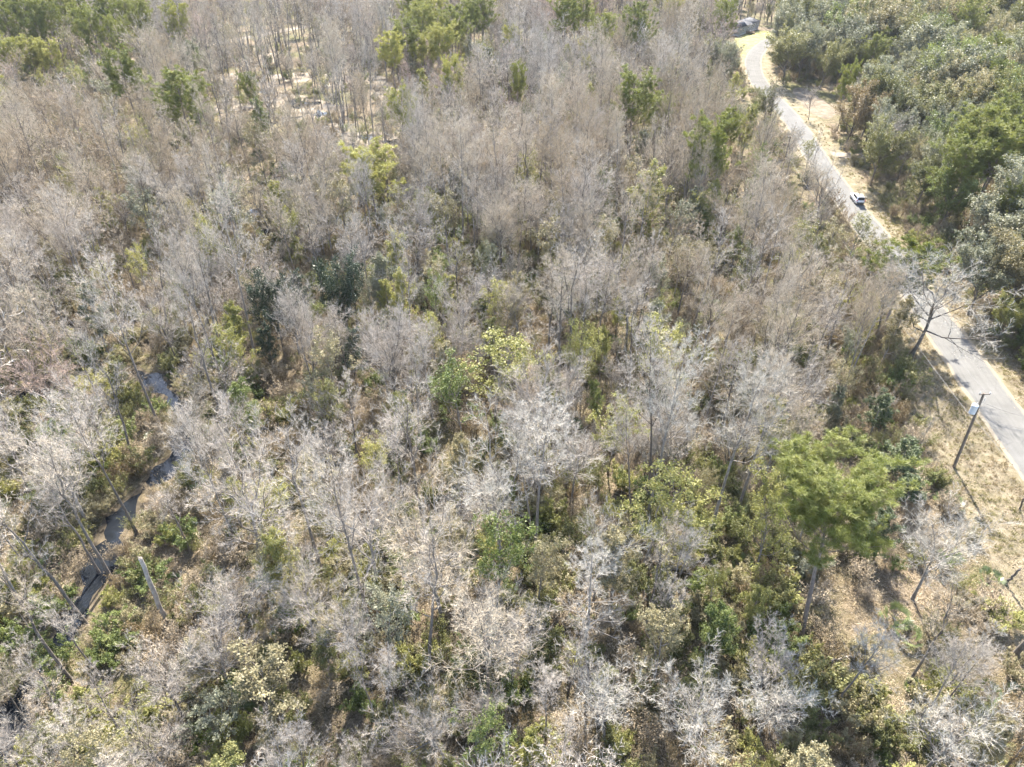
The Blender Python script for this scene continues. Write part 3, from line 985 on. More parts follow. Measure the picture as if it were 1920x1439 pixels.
# bare trees that stand out
BARES = [
    (563, 1110, 10, 'round0', 'twig_grey', 'bark_grey', 1.0, 'pale grey dome-shaped bare tree right of the dead snag'),
    (935, 895, 17, 'round1', 'twig_pale', 'bark_grey', 1.0, 'large whitish bare tree with forked trunk in the middle of the wood'),
    (1010, 870, 17, 'tall0', 'twig_pale', 'bark_grey', 1.3, 'tall whitish bare tree beside the forked whitish tree'),
    (1110, 1080, 15, 'cone0', 'twig_pale', 'bark_grey', 1.1, 'cone-shaped pale bare tree with level branches'),
    (1775, 1010, 12, 'round2', 'twig_pale', 'bark_grey', 1.0, 'crooked bare tree with thick pale limbs beside the grass verge'),
    (1150, 1320, 10, 'round3', 'twig_pale', 'bark_grey', 1.1, 'whitish bare tree with dense low crown'),
    (1300, 1330, 10, 'round4', 'twig_pale', 'bark_grey', 1.1, 'whitish wide bare tree next to the dense low one'),
    (1790, 1370, 10, 'round0', 'twig_pale', 'bark_grey', 1.1, 'whitish bare tree over the open leaf-strewn ground'),
    (1455, 1300, 10, 'round1', 'twig_pale', 'bark_grey', 1.0, 'whitish bare tree below the green shrubs'),
    (1478, 268, 11, 'round3', 'twig_grey', 'bark_grey', .8, 'grey bare tree at the left road edge before the bend'),
    (1512, 330, 11, 'tall1', 'twig_beige', 'bark_grey', 1.1, 'slender beige bare tree at the left road edge opposite the yard'),
    (1545, 395, 10, 'round1', 'twig_beige', 'bark_grey', .8, 'beige bare tree at the left road edge level with the white car'),
    (1660, 545, 12, 'tall2', 'twig_grey', 'bark_dark', 1.2, 'grey bare tree crowding the road beside the broad leaning bare tree'),
    (1530, 285, 11, 'open0', 'twig_grey', 'bark_grey', .7, 'slim bare tree at the roadside opposite the driveway'),
    (1527, 180, 9, 'round3', 'twig_grey', 'bark_dark', .8, 'small bare tree standing alone in the sandy yard'),
    (1735, 815, 9, 'open1', 'twig_grey', 'bark_dark', .35, 'thin leaning bare sapling on the grass verge near the pole'),
    (812, 1010, 17, 'round4', 'twig_beige', 'bark_grey', 1.0, 'beige bare tree on one tall straight trunk'),
    (65, 690, 12, 'round2', 'twig_red', 'bark_dark', 1.2, 'reddish-budded bare tree at the left creek pool'),
    (1000, 870, 15, 'open2', 'twig_pale', 'bark_grey', .8, 'slender pale bare tree between the two whitish trees'),
]
for (x, y, h, kd, mt, tm_, w, lb) in BARES:
    hero(kd, x, y, h, 'bare_tree', tm_, mt, lb, 'bare tree', .72, w, 2.3)

# tall trees whose dark trunks show between the crowns: (foot, height)
DARKT = [(1050, 715, 17), (1064, 712, 18), (1086, 702, 16), (1028, 690, 15), (1112, 690, 16), (808, 1262, 16), (918, 1332, 17), (1640, 642, 13), (1345, 830, 14), (1212, 1160, 12), (1243, 1150, 12), (1180, 720, 14),
         (210, 1088, 16), (186, 1075, 12), (162, 1172, 15), (137, 1280, 14), (358, 1036, 9), (255, 872, 14), (90, 758, 12), (300, 470, 15), (250, 365, 16), (205, 338, 15), (345, 482, 15), (440, 322, 17), (420, 252, 18), (520, 302, 19), (650, 292, 17), (470, 335, 15), (160, 302, 16), (120, 335, 15),
         (610, 560, 15), (700, 470, 16), (760, 960, 13), (1430, 640, 14), (1510, 720, 13), (1300, 610, 15), (970, 520, 16), (480, 905, 12), (60, 930, 12), (1700, 1290, 12), (1560, 1330, 11), (230, 590, 15), (395, 620, 14), (860, 620, 14)]
MX = np.array([m_[:2] for m_ in MARKS])
for i, (x, y, h) in enumerate(DARKT):
    kd = ('tall%d', 'open%d')[1 if x < 760 else i % 2] % (i % 3)
    q = unp(x, y)
    pl = MARKS[int(np.argmin(np.linalg.norm(MX - q, axis=1)))][2]
    sc = h / K[kd].H
    K[kd].plant('bare_tree', q, (sc * 1.1, sc * 1.1, sc), i * 1.7, 'bark_dark', 'twig_grey' if i % 3 else 'twig_beige', 'tall dark-trunked bare tree near the ' + pl, 'bare tree', 'tall dark-trunked bare trees', ((i % 5 - 2) * .025, (i % 7 - 3) * .02))
    HERO.append((q[0], q[1], 2.2))
    pq = proj(np.array([q[0], q[1], h * .25]))
    SEE.append((pq[0], pq[1], 6, FPX * h * .14 / pq[2], pq[2], .5))
HERO = np.array(HERO)
# places the photo shows free of crowns: the house, the road, the clearing, the creek
for (x0, y0, x1, y1, pr) in [(1380, 28, 1432, 72, 1), (1388, 72, 1440, 160, 1), (1505, 240, 1535, 300, .4), (1545, 300, 1600, 390, .85), (1590, 340, 1640, 410, 1), (1475, 160, 1580, 232, 1),
                             (430, 57, 590, 76, .65), (130, 105, 400, 128, .5), (520, 178, 605, 218, .8), (415, 125, 480, 205, .6), (690, 140, 725, 180, .6), (655, 246, 742, 271, .75),
                             (338, 760, 374, 832, .6), (230, 878, 330, 920, .65), (190, 980, 225, 1038, .92), (125, 1090, 168, 1160, .75), (240, 685, 262, 720, .4), (65, 1205, 115, 1275, .7),
                             (115, 602, 150, 620, .4), (468, 396, 497, 412, .7), (480, 432, 510, 445, .3), (480, 685, 540, 795, .8),
                             (1760, 640, 1920, 950, 1), (1720, 700, 1760, 900, 1), (1690, 780, 1790, 900, 1), (1540, 1080, 1680, 1200, .8), (1560, 1000, 1700, 1060, .5), (245, 1045, 325, 1175, .8), (155, 965, 220, 1088, .7)]:
    SEE.append(((x0 + x1) / 2, (y0 + y1) / 2, (x1 - x0) / 2, (y1 - y0) / 2, unp((x0 + x1) / 2, y1)[1] * math.cos(R(PITCH)) + CAM_H * math.sin(R(PITCH)) + 2, pr))


def grid_points(g, d0, d1, rng, margin=18):
    ys_ = np.arange(d0, d1, g)
    out = []
    for y in ys_:
        half = .75 * (y * math.cos(R(PITCH)) + CAM_H * math.sin(R(PITCH))) * 1.02 + margin
        xs = np.arange(-half, half, g)
        out.append(np.stack([xs + rng.uniform(-.45, .45, len(xs)) * g, y + rng.uniform(-.45, .45, len(xs)) * g], 1))
    return np.concatenate(out)


pts = np.concatenate([grid_points(3.65, 16, 150, rngP), grid_points(5.0, 150, 300, rngP), grid_points(6.4, 300, 560, rngP, 10)])
_, sr0 = dist_line(pts, ROAD)
pr_ = np.concatenate([grid_points(6.0, 60, 200, rngP), grid_points(7.4, 200, 440, rngP)])
_, sr1 = dist_line(pr_, ROAD)
pts = np.concatenate([pts[(sr0 > 0) | (pts[:, 1] > 440)], pr_[sr1 < 0]])
droad, sroad = dist_line(pts, ROAD)
dcreek, _ = dist_line(pts, CREEK)
dtrack, _ = dist_line(pts, TRACK)
ddrive, _ = dist_line(pts, DRIVE)
wl_i = np.interp(pts[:, 1], yy, wl)
wr_i = np.interp(pts[:, 1], yy, wr)
right = sroad < 0
ok = np.where(right, droad > wr_i + 1.0, droad > wl_i + .5)
ok &= dcreek > 1.9
ok &= dtrack > 5
ok &= ddrive > 4
P3 = np.concatenate([pts, np.zeros((len(pts), 1))], 1)
gp = proj(P3)                    # where each foot falls in the photo


def inside(gp, poly):
    x, y = gp[:, 0], gp[:, 1]
    c = np.zeros(len(gp), bool)
    n = len(poly)
    for i in range(n):
        (x1, y1), (x2, y2) = poly[i - 1], poly[i]
        c ^= ((y1 > y) != (y2 > y)) & (x < (x2 - x1) * (y - y1) / (y2 - y1 + 1e-9) + x1)
    return c


SANDY = [(395, 190), (440, 125), (500, 95), (580, 95), (660, 125), (745, 135), (765, 185), (760, 285), (640, 285), (560, 270), (480, 250), (410, 245)]
YARD = [(1475, 165), (1515, 155), (1600, 210), (1570, 240), (1530, 230), (1495, 205)]
LAWN = [(1350, 72), (1395, 45), (1450, 50), (1450, 75), (1425, 85), (1400, 115), (1380, 110)]
OPENR = [(1480, 1150), (1560, 1060), (1700, 1080), (1920, 950), (1920, 1330), (1740, 1300), (1600, 1240)]
POOLS = [(105, 598), (165, 598), (165, 625), (105, 625)], [(462, 392), (505, 392), (505, 420), (462, 420)]
sandy = inside(gp, SANDY)
ok &= ~inside(gp, YARD) & ~inside(gp, LAWN)
for p in POOLS:
    ok &= ~inside(gp, p)
openr = inside(gp, OPENR)
u1 = rngP.random(len(pts))
ok &= ~(sandy & (u1 < .2))
ok &= ~(openr & (u1 < .6))
d_h = np.min(np.linalg.norm(pts[:, None] - HERO[None, :, :2], axis=2) - HERO[None, :, 2], axis=1)
ok &= d_h > 0
# a little patchiness: gaps and thickets
gap = np.sin(pts[:, 0] * .13 + 1.3 * np.sin(pts[:, 1] * .07)) + np.sin(pts[:, 1] * .11 + 1.7 * np.sin(pts[:, 0] * .09))
ok &= ~((gap < -1.15) & (rngP.random(len(pts)) < .55))
pts, gp, droad, dcreek, right, sandy, openr, gap = (a[ok] for a in (pts, gp, droad, dcreek, right, sandy, openr, gap))

n = len(pts)
u = rngP.random((n, 6))
zone2 = np.sin(pts[:, 0] * .045 + 2) + np.sin(pts[:, 1] * .033 + pts[:, 0] * .02)
TREES = []      # (x, y, kind, scale, rz, tmat, cmat, name)
for i in range(n):
    x, y = pts[i]
    a, b, c, d, e, f = u[i]
    far = y > 150
    if right[i]:
        # evergreen oaks fill the far side of the road
        if a < .74:
            kd, cm, nm_ = 'oak%d' % int(b * 4), ('leaf_olive', 'leaf_greygreen', 'leaf_tan', 'leaf_olive', 'leaf_greygreen', 'leaf_green')[int(c * 6)], 'oak_tree'
            H, tm_ = 11 + 8.5 * d * d + 1.5 * e, 'bark_dark'
        elif a < .84:
            kd, cm, nm_, H, tm_ = 'loose%d' % int(b * 3), ('leaf_tan', 'leaf_greygreen')[int(c * 2)], 'broadleaf_tree', 8 + 5 * d, 'bark_grey'
        elif a < .89:
            kd, cm, nm_, H, tm_ = 'pine%d' % int(b * 4), 'needle_green', 'pine_tree', 13 + 7 * d, 'bark_pine'
        else:
            kd, cm, nm_, H, tm_ = 'round%d' % int(b * 5), ('twig_grey', 'twig_beige')[int(c * 2)], 'bare_tree', 9 + 4 * d, 'bark_grey'
    elif sandy[i] and a < .6:
        kd, cm, nm_, H, tm_ = 'open%d' % int(b * 3), ('twig_grey', 'twig_beige')[int(c * 2)], 'bare_tree', 12 + 11 * d, 'bark_dark' if f < .6 else 'bark_grey'
    else:
        ev = .17 + (.03 if far else 0) + .07 * (zone2[i] > .5) + .06 * (x > -10 and y < 110)
        if a < ev:
            kd = ('loose%d' % int(b * 3)) if e < .65 else ('column%d' % int(b * 3))
            cm = ('leaf_tan', 'leaf_olive', 'leaf_yellow', 'leaf_tan', 'leaf_greygreen', 'leaf_green', 'leaf_yellow')[int(c * 7)]
            nm_, H, tm_ = 'broadleaf_tree', 6 + 6 * d, 'bark_grey'
        elif a < ev + .012 and far:
            kd, cm, nm_, H, tm_ = 'pine%d' % int(b * 4), 'needle_yellow', 'pine_tree', 14 + 6 * d, 'bark_pine'
        else:
            nm_ = 'bare_tree'
            t = e
            if t < .36:
                kd, H = 'round%d' % int(b * 5), 8 + 7.5 * d
            elif t < .66:
                kd, H = 'tall%d' % int(b * 4), 11 + 9 * d
            elif t < .72:
                kd, H = 'cone%d' % int(b * 2), 10 + 6 * d
            elif t < .86:
                kd, H = 'open%d' % int(b * 3), 12 + 6 * d
            else:
                kd, H = 'low%d' % int(b * 4), 4.5 + 3.5 * d
            z = zone2[i] + (c - .5) * 2.2
            if far and c > .90:
                cm = 'twig_red'
            else:
                cm = 'twig_grey' if z > .35 else ('twig_beige' if z > -.7 else ('twig_brown' if c < .4 else 'twig_beige'))
            if y < 60 and x > 5 and c > .72:
                cm = 'twig_pale'
            tm_ = 'bark_dark' if f < (.65 if x < -20 or far else .45) else 'bark_grey'
            if kd[:3] != 'low':
                H *= 1.12
    H *= 1.0 + .25 * min(max((y - 100) / 200, 0), 1)
    if y < 34:
        H = min(H, 7.5 + .1 * y)
    q = proj(np.array([(x, y, H * c_) for c_ in (.45, .7, .95)]))
    rr_ = .22 * H * FPX / q[1, 2]
    hide = 0.0
    for (sx, sy, rx, ry, dep, pr) in SEE:
        if q[1, 2] < dep - 1 and pr > hide and np.any((np.abs(q[:, 0] - sx) < rx + rr_ * .6) & (np.abs(q[:, 1] - sy) < ry + rr_ * .5)):
            hide = pr
    if rngP.random() < hide:
        continue
    TREES.append((x, y, kd, H / K[kd].H, f * 6.28, tm_, cm, nm_, droad[i], dcreek[i], bool(right[i]), bool(sandy[i]), bool(openr[i])))

TWIG = {'twig_beige': 'beige', 'twig_grey': 'grey', 'twig_pale': 'whitish', 'twig_red': 'reddish', 'twig_brown': 'brown'}
LEAF = {'leaf_olive': 'olive', 'leaf_greygreen': 'grey-green', 'leaf_tan': 'straw-tan', 'leaf_yellow': 'yellow-green', 'leaf_green': 'green', 'needle_green': 'green', 'needle_yellow': 'yellow-green'}
SHAPE = {'round': 'wide-crowned', 'tall': 'narrow', 'cone': 'cone-shaped', 'open': 'sparse-limbed', 'low': 'many-stemmed'}


def place_words(t):
    y = t[1]
    if t[11]:
        return 'on the sand clearing by the ponds'
    if t[10]:
        return 'near the road on its evergreen side' if t[8] < 25 else 'deep across the road'
    if t[8] < 20:
        return 'at the wood edge along the road'
    if t[9] < 9:
        return 'beside the creek'
    if t[12]:
        return 'on the open leaf-strewn ground near the big pine'
    if y < 75:
        return 'in the wood between creek and grass verge' if t[0] > 0 else 'in the wood just past the dead snag'
    return 'in the middle of the bare wood' if y < 150 else 'in the far bare wood beyond the magnolias'


def shape_of(kd):
    return kd.rstrip('0123456789')


MARK_XY = np.array([m[:2] for m in MARKS])


def where(t):
    d = np.linalg.norm(MARK_XY - np.array(t[:2]), axis=1)
    i = int(np.argmin(d))
    if d[i] < (26 if t[10] else 18):
        return 'beside the ' + MARKS[i][2]
    j = near_other(t)
    return 'next to a %s %s' % (j, place_words(t)) if j else place_words(t)


ALLXY = np.array([t[:2] for t in TREES])


def near_other(t):
    """colour and kind of the nearest tree that looks different"""
    d = np.linalg.norm(ALLXY - np.array(t[:2]), axis=1)
    for i in np.argsort(d)[1:6]:
        o = TREES[i]
        if o[6] != t[6]:
            return {'bare_tree': '%s bare tree', 'oak_tree': '%s oak', 'pine_tree': '%s pine', 'broadleaf_tree': '%s leafy tree'}[o[7]] % (TWIG.get(o[6]) or LEAF.get(o[6]))
    return None


def size_word(t):
    h = K[t[2]].H * t[3]
    lo, hi = (6, 9) if t[2][:3] == 'low' else (11, 15)
    return 'small ' if h < lo else ('' if h < hi else 'big ')


LIMIT = {'bare_tree': 245, 'broadleaf_tree': 160, 'oak_tree': 170, 'pine_tree': 60}
CATS = {'bare_tree': 'bare tree', 'broadleaf_tree': 'tree', 'oak_tree': 'oak', 'pine_tree': 'pine'}
GRP = {'bare_tree': 'bare trees of the wood', 'broadleaf_tree': 'leafy trees in the bare wood', 'oak_tree': 'oaks across the road', 'pine_tree': 'pines scattered in the wood'}
rest = {k: [] for k in LIMIT}
for nm_ in LIMIT:
    L = [t for t in TREES if t[7] == nm_]
    top = proj(np.array([(t[0], t[1], K[t[2]].H * t[3] * .7) for t in L]))
    size = np.array([K[t[2]].H * t[3] for t in L]) / top[:, 2]
    vis = (top[:, 0] > -40) & (top[:, 0] < 1960) & (top[:, 1] > -20) & (top[:, 1] < 1460)
    order = np.argsort(-(size * vis))
    for r_, i in enumerate(order):
        t = L[i]
        if r_ < LIMIT[nm_] and vis[i]:
            if nm_ == 'bare_tree':
                lb = '%s%s %s bare tree %s' % (size_word(t), SHAPE[shape_of(t[2])], TWIG[t[6]], where(t))
            elif nm_ == 'pine_tree':
                lb = '%s%s pine standing %s' % (size_word(t), LEAF[t[6]], where(t))
            elif nm_ == 'oak_tree':
                lb = '%s%s evergreen oak %s' % (size_word(t), LEAF[t[6]], where(t))
            else:
                lb = '%s%s %s %s' % (size_word(t), LEAF[t[6]], 'slim leafy tree' if t[2].startswith('column') else 'loose-crowned leafy tree', where(t))
            w = .9 + .3 * (u[i % n, 3] - .5)
            K[t[2]].plant(nm_, t[:2], (t[3] * w, t[3] * w, t[3]), t[4], t[5], t[6], lb, CATS[nm_], GRP[nm_], ((u[i % n, 1] - .5) * .12, (u[i % n, 2] - .5) * .12))
        else:
            rest[nm_].append(t)

# undergrowth: everywhere under the trees, uncountable
ug = np.concatenate([grid_points(2.1, 12, 130, rngP, 8), grid_points(3.4, 130, 300, rngP, 6)])
dr, sr = dist_line(ug, ROAD)
dc, _ = dist_line(ug, CREEK)
rt = sr < 0
okg = np.where(rt, dr > np.interp(ug[:, 1], yy, wr) - .3, dr > np.interp(ug[:, 1], yy, wl) - .3) & (dc > 1.35)
gpu = proj(np.concatenate([ug, np.zeros((len(ug), 1))], 1))
for pl in [YARD, LAWN] + list(POOLS):
    okg &= ~inside(gpu, pl)
okg &= ~(inside(gpu, SANDY) & (rngP.random(len(ug)) < .6))
uu = rngP.random(len(ug))
okg &= ~(inside(gpu, OPENR) & (uu < .45))
okg &= uu < .94
ug, dc, gpu = ug[okg], dc[okg], gpu[okg]
UNDER = []
greenish = np.sin(ug[:, 0] * .08 + 1) + np.sin(ug[:, 1] * .06 + ug[:, 0] * .03)
for i in range(len(ug)):
    a, b, c, d = rngP.random(4)
    green = (.25 if greenish[i] < .3 else .5) + (.25 if dc[i] < 10 else 0) + (.25 if inside(gpu[i:i + 1], [(1180, 950), (1500, 980), (1750, 1050), (1920, 1100), (1920, 1439), (1150, 1439)])[0] else 0)
    if a < .03 and ug[i, 1] < 110:
        UNDER.append((*ug[i], 'palmetto%d' % int(b * 2), .9 + .5 * d, c * 6.28, 'bark_grey', 'palm'))
    elif a < green:
        UNDER.append((*ug[i], 'bush%d' % int(b * 3), .6 + .8 * d, c * 6.28, 'bark_grey', ('leaf_olive', 'leaf_tan', 'leaf_olive', 'leaf_green', 'leaf_yellow')[int(rngP.random() * 5)]))
    else:
        UNDER.append((*ug[i], 'brush%d' % int(b * 3), .6 + .8 * d, c * 6.28, 'brush_brown', ('brush_brown', 'twig_brown', 'leaf_brown', 'brush_brown', 'leaf_olive')[int(rngP.random() * 5)]))


# ------------------------------------------------------------------ woodland masses by geometry nodes
def mass(name, items, label, cat):
    """one object; every plant an instance picked from unlinked source shapes"""
    srcs = sorted({(t[2], t[5], t[6]) for t in items})
    cl = bpy.data.collections.new(name + '_shapes')
    for j, (kd, tm_, cm) in enumerate(srcs):
        o = bpy.data.objects.new('%s_%03d' % (name, j), K[kd].joined)
        for sl, mt in zip(o.material_slots, (tm_, cm)):
            sl.link = 'OBJECT'
            sl.material = M[mt]
        cl.objects.link(o)
    idx = {s: j for j, s in enumerate(srcs)}
    me = bpy.data.meshes.new(name)
    me.vertices.add(len(items))
    me.vertices.foreach_set('co', np.array([(t[0], t[1], 0) for t in items], np.float32).ravel())
    at = me.attributes.new('pick', 'INT', 'POINT')
    at.data.foreach_set('value', np.array([idx[(t[2], t[5], t[6])] for t in items], np.int32))
    at = me.attributes.new('size', 'FLOAT', 'POINT')
    at.data.foreach_set('value', np.array([t[3] for t in items], np.float32))
    at = me.attributes.new('turn', 'FLOAT_VECTOR', 'POINT')
    at.data.foreach_set('vector', np.array([(math.sin(t[4] * 7) * .05, math.cos(t[4] * 5) * .05, t[4]) for t in items], np.float32).ravel())
    o = obj(name, me)
    ng = bpy.data.node_groups.new(name, 'GeometryNodeTree')
    ng.interface.new_socket('Geometry', in_out='INPUT', socket_type='NodeSocketGeometry')
    ng.interface.new_socket('Geometry', in_out='OUTPUT', socket_type='NodeSocketGeometry')
    gi, go = ng.nodes.new('NodeGroupInput'), ng.nodes.new('NodeGroupOutput')
    ci = ng.nodes.new('GeometryNodeCollectionInfo')
    ci.inputs['Collection'].default_value = cl
    ci.inputs['Separate Children'].default_value = True
    ci.inputs['Reset Children'].default_value = True
    ip = ng.nodes.new('GeometryNodeInstanceOnPoints')
    ip.inputs['Pick Instance'].default_value = True

    def attr(nm_, typ):
        a = ng.nodes.new('GeometryNodeInputNamedAttribute')
        a.data_type = typ
        a.inputs['Name'].default_value = nm_
        return a.outputs['Attribute']
    lk = ng.links.new
    lk(gi.outputs[0], ip.inputs['Points'])
    lk(ci.outputs[0], ip.inputs['Instance'])
    lk(attr('pick', 'INT'), ip.inputs['Instance Index'])
    er = ng.nodes.new('FunctionNodeEulerToRotation')
    lk(attr('turn', 'FLOAT_VECTOR'), er.inputs[0])
    lk(er.outputs[0], ip.inputs['Rotation'])
    lk(attr('size', 'FLOAT'), ip.inputs['Scale'])
    lk(ip.outputs[0], go.inputs[0])
    md = o.modifiers.new('plants', 'NODES')
    md.node_group = ng
    tag(o, label, cat, None, 'stuff')
    return o


mass('bare_woodland', rest['bare_tree'], 'mass of grey and beige leafless trees of the far wood', 'woodland')
mass('leafy_woodland', rest['broadleaf_tree'], 'scattered loose leafy trees of the far wood', 'woodland')
mass('oak_woodland', rest['oak_tree'], 'mass of evergreen oaks far across the road', 'woodland')
if rest['pine_tree']:
    mass('pine_woodland', rest['pine_tree'], 'scattered pines in the farthest wood', 'woodland')
mass('undergrowth', UNDER, 'tangled olive and tan undergrowth covering the wood floor', 'undergrowth')
# ------------------------------------------------------------------ grass on the verges
def tuft(seed, n=46, h=.42, rad=.3):
    rng = np.random.default_rng(seed)
    b = np.concatenate([rng.normal(0, rad * .5, (n, 2)), np.zeros((n, 1))], 1)
    d = rng.normal(0, .45, (n, 3))
    d[:, 2] = 1
    d = norm(d) * h * rng.uniform(.5, 1.2, (n, 1))
    a = rng.random(n) * 6.28
    w = np.stack([np.cos(a), np.sin(a), a * 0], 1) * .016
    V = np.stack([b - w, b + w, b + d], 1).reshape(-1, 3)
    T_ = np.arange(len(V)).reshape(-1, 3)
    return (V[:30], T_[:10]), (V[30:], T_[10:] - 30)


M['grass_dry'] = leaf_mat('grass_dry', [(.17, .13, .07), (.26, .205, .12), (.35, .285, .185)], .3, .3)
M['grass_green'] = leaf_mat('grass_green', [(.14, .14, .045), (.21, .20, .07), (.30, .27, .12)], .3, .3)
for i in range(3):
    K['tuft%d' % i] = Kind('tuft%d' % i, tuft(300 + i), .42, ('stem', 'blades'))
tg = []
for y in np.arange(45, 260, .62 if True else 1):
    i = np.searchsorted(yy, y)
    c = ROAD[min(i, len(ROAD) - 1)]
    step = .7 if y < 140 else 1.3
    if y > 140 and rngP.random() < .5:
        continue
    for off in list(np.arange(-np.interp(y, yy, wr) - 1.5, -RW - .3, step)) + list(np.arange(RW + .3, np.interp(y, yy, wl) + 1.5, step)):
        if rngP.random() < .25:
            continue
        tg.append((c[0] - off + rngP.normal(0, .25), y + rngP.normal(0, .25)))
tg = np.array(tg)
dd, _ = dist_line(tg, DRIVE)
d2, _ = dist_line(tg, ROAD)
gpt = proj(np.concatenate([tg, np.zeros((len(tg), 1))], 1))
tg = tg[(dd > 2.4) & (d2 > RW + .15) & ~inside(gpt, YARD) & ~inside(gpt, LAWN)]
pat = np.sin(tg[:, 0] * .5) + np.sin(tg[:, 1] * .23 + tg[:, 0] * .3)
GRASS = [(x, y, 'tuft%d' % int(rngP.random() * 3), .5 + .7 * rngP.random(), rngP.random() * 6.28, 'grass_dry', 'grass_green' if p_ + rngP.normal(0, .6) > .1 else 'grass_dry') for (x, y), p_ in zip(tg, pat)]
# sticks, straw and curled leaves strewn over the wood floor
def litter(seed, n=60, rad=.75):
    rng = np.random.default_rng(seed)
    b = np.concatenate([rng.normal(0, rad * .6, (n, 2)), rng.uniform(.0, .16, (n, 1))], 1)
    d = rng.normal(0, 1, (n, 3)) * [1, 1, .45]
    d = norm(d) * rng.uniform(.15, .6, (n, 1))
    a = np.cross(norm(d), [0, 0, 1.0]) * .012
    V = np.stack([b - a, b + a, b + d], 1).reshape(-1, 3)
    V[:, 2] = np.abs(V[:, 2]) + .01
    lf = Buf()
    leaves(lf, rng, np.concatenate([rng.normal(0, rad * .6, (n, 2)), rng.uniform(.02, .12, (n, 1))], 1), .11, .6, .6)
    return (V, np.arange(len(V)).reshape(-1, 3)), lf.get()


M['litter_stick'] = bark_mat('litter_stick', [(.14, .11, .08), (.22, .18, .13), (.30, .25, .19)], 1.5)
M['litter_leaf'] = leaf_mat('litter_leaf', [(.09, .065, .035), (.15, .11, .06), (.22, .165, .10)], .2, .5)
for i in range(3):
    K['litter%d' % i] = Kind('litter%d' % i, litter(400 + i), .3, ('sticks', 'leaves'))
lt = grid_points(1.25, 14, 100, rngP, 3)
lt = np.concatenate([lt, grid_points(2.2, 100, 170, rngP, 3)])
dl, sl_ = dist_line(lt, ROAD)
dl2, _ = dist_line(lt, CREEK)
lt = lt[(dl > RW + .4) & (dl2 > 1.9)]
LIT = [(x, y, 'litter%d' % int(rngP.random() * 3), .7 + .7 * rngP.random(), rngP.random() * 6.28, 'twig_brown' if rngP.random() < .4 else 'litter_stick', ('litter_leaf', 'litter_leaf', 'leaf_brown', 'litter_leaf', 'leaf_olive')[int(rngP.random() * 5)]) for x, y in lt]
mass('leaf_and_stick_litter', LIT, 'fallen sticks and brown leaves strewn over the wood floor', 'litter')
mass('verge_grass', GRASS, 'dry tan and olive grass on the road verges', 'grass')


# ------------------------------------------------------------------ solid things
def tri_obj(name, buf, mat, parent=None, smooth=False):
    V, T_ = buf.get()
    me = make_mesh(name, V, T_)
    if smooth:
        me.polygons.foreach_set('use_smooth', np.ones(len(T_), bool))
    return obj(name, me, [M[mat]], parent)


def box(buf, c, s, rz=0.0):
    c, s = np.array(c, float), np.array(s, float) / 2
    V = np.array([(x, y, z) for z in (-1, 1) for y in (-1, 1) for x in (-1, 1)], float) * s
    cs, sn = math.cos(rz), math.sin(rz)
    V[:, :2] = np.stack([V[:, 0] * cs - V[:, 1] * sn, V[:, 0] * sn + V[:, 1] * cs], 1)
    buf.add(V + c, [(0, 2, 3), (0, 3, 1), (4, 5, 7), (4, 7, 6), (0, 1, 5), (0, 5, 4), (1, 3, 7), (1, 7, 5), (3, 2, 6), (3, 6, 7), (2, 0, 4), (2, 4, 6)])
    return buf


def bx(c, s, rz=0.0):
    return box(Buf(), c, s, rz)


def cyl(P, Rr, S=12, cap=True):
    b = Buf()
    P = np.array(P, float)
    Rr = np.array(Rr, float)
    tubes(b, P[None], Rr[None], S)
    if cap:
        V, _ = b.get()
        k = len(P)
        for r0, ctr in ((0, P[0]), ((k - 1) * S, P[-1])):
            ring = V[r0:r0 + S]
            b.add(np.concatenate([ring, ctr[None]]), [(i, (i + 1) % S, S) for i in range(S)])
    return b


def stand(base_px, top_px, lo=.5, hi=30):
    """foot and head of something upright seen between two places"""
    b = unp(*base_px)
    hs = np.linspace(lo, hi, 300)
    t = np.array([unp(*top_px, h) for h in hs])
    i = int(np.argmin(np.linalg.norm(t - b, axis=1)))
    return b, t[i], hs[i]


M['pole_wood'] = bark_mat('pole_wood', [(.085, .065, .05), (.12, .095, .075), (.16, .13, .105)], 3)
M['can_grey'] = plain_mat('can_grey', (.52, .54, .56), .45, .0, .5, .08)
M['porcelain'] = plain_mat('porcelain', (.55, .52, .48), .25)
M['wire'] = plain_mat('wire', (.16, .155, .15), .6, .3)
M['steel'] = plain_mat('steel', (.45, .45, .46), .4, .8)

b0, t0, ph = stand((1788, 877), (1845, 738), 9, 13)
POLE_DIR = np.array([*(t0 - b0), ph])
POLE_H = ph
print('POLE', b0, t0, ph)


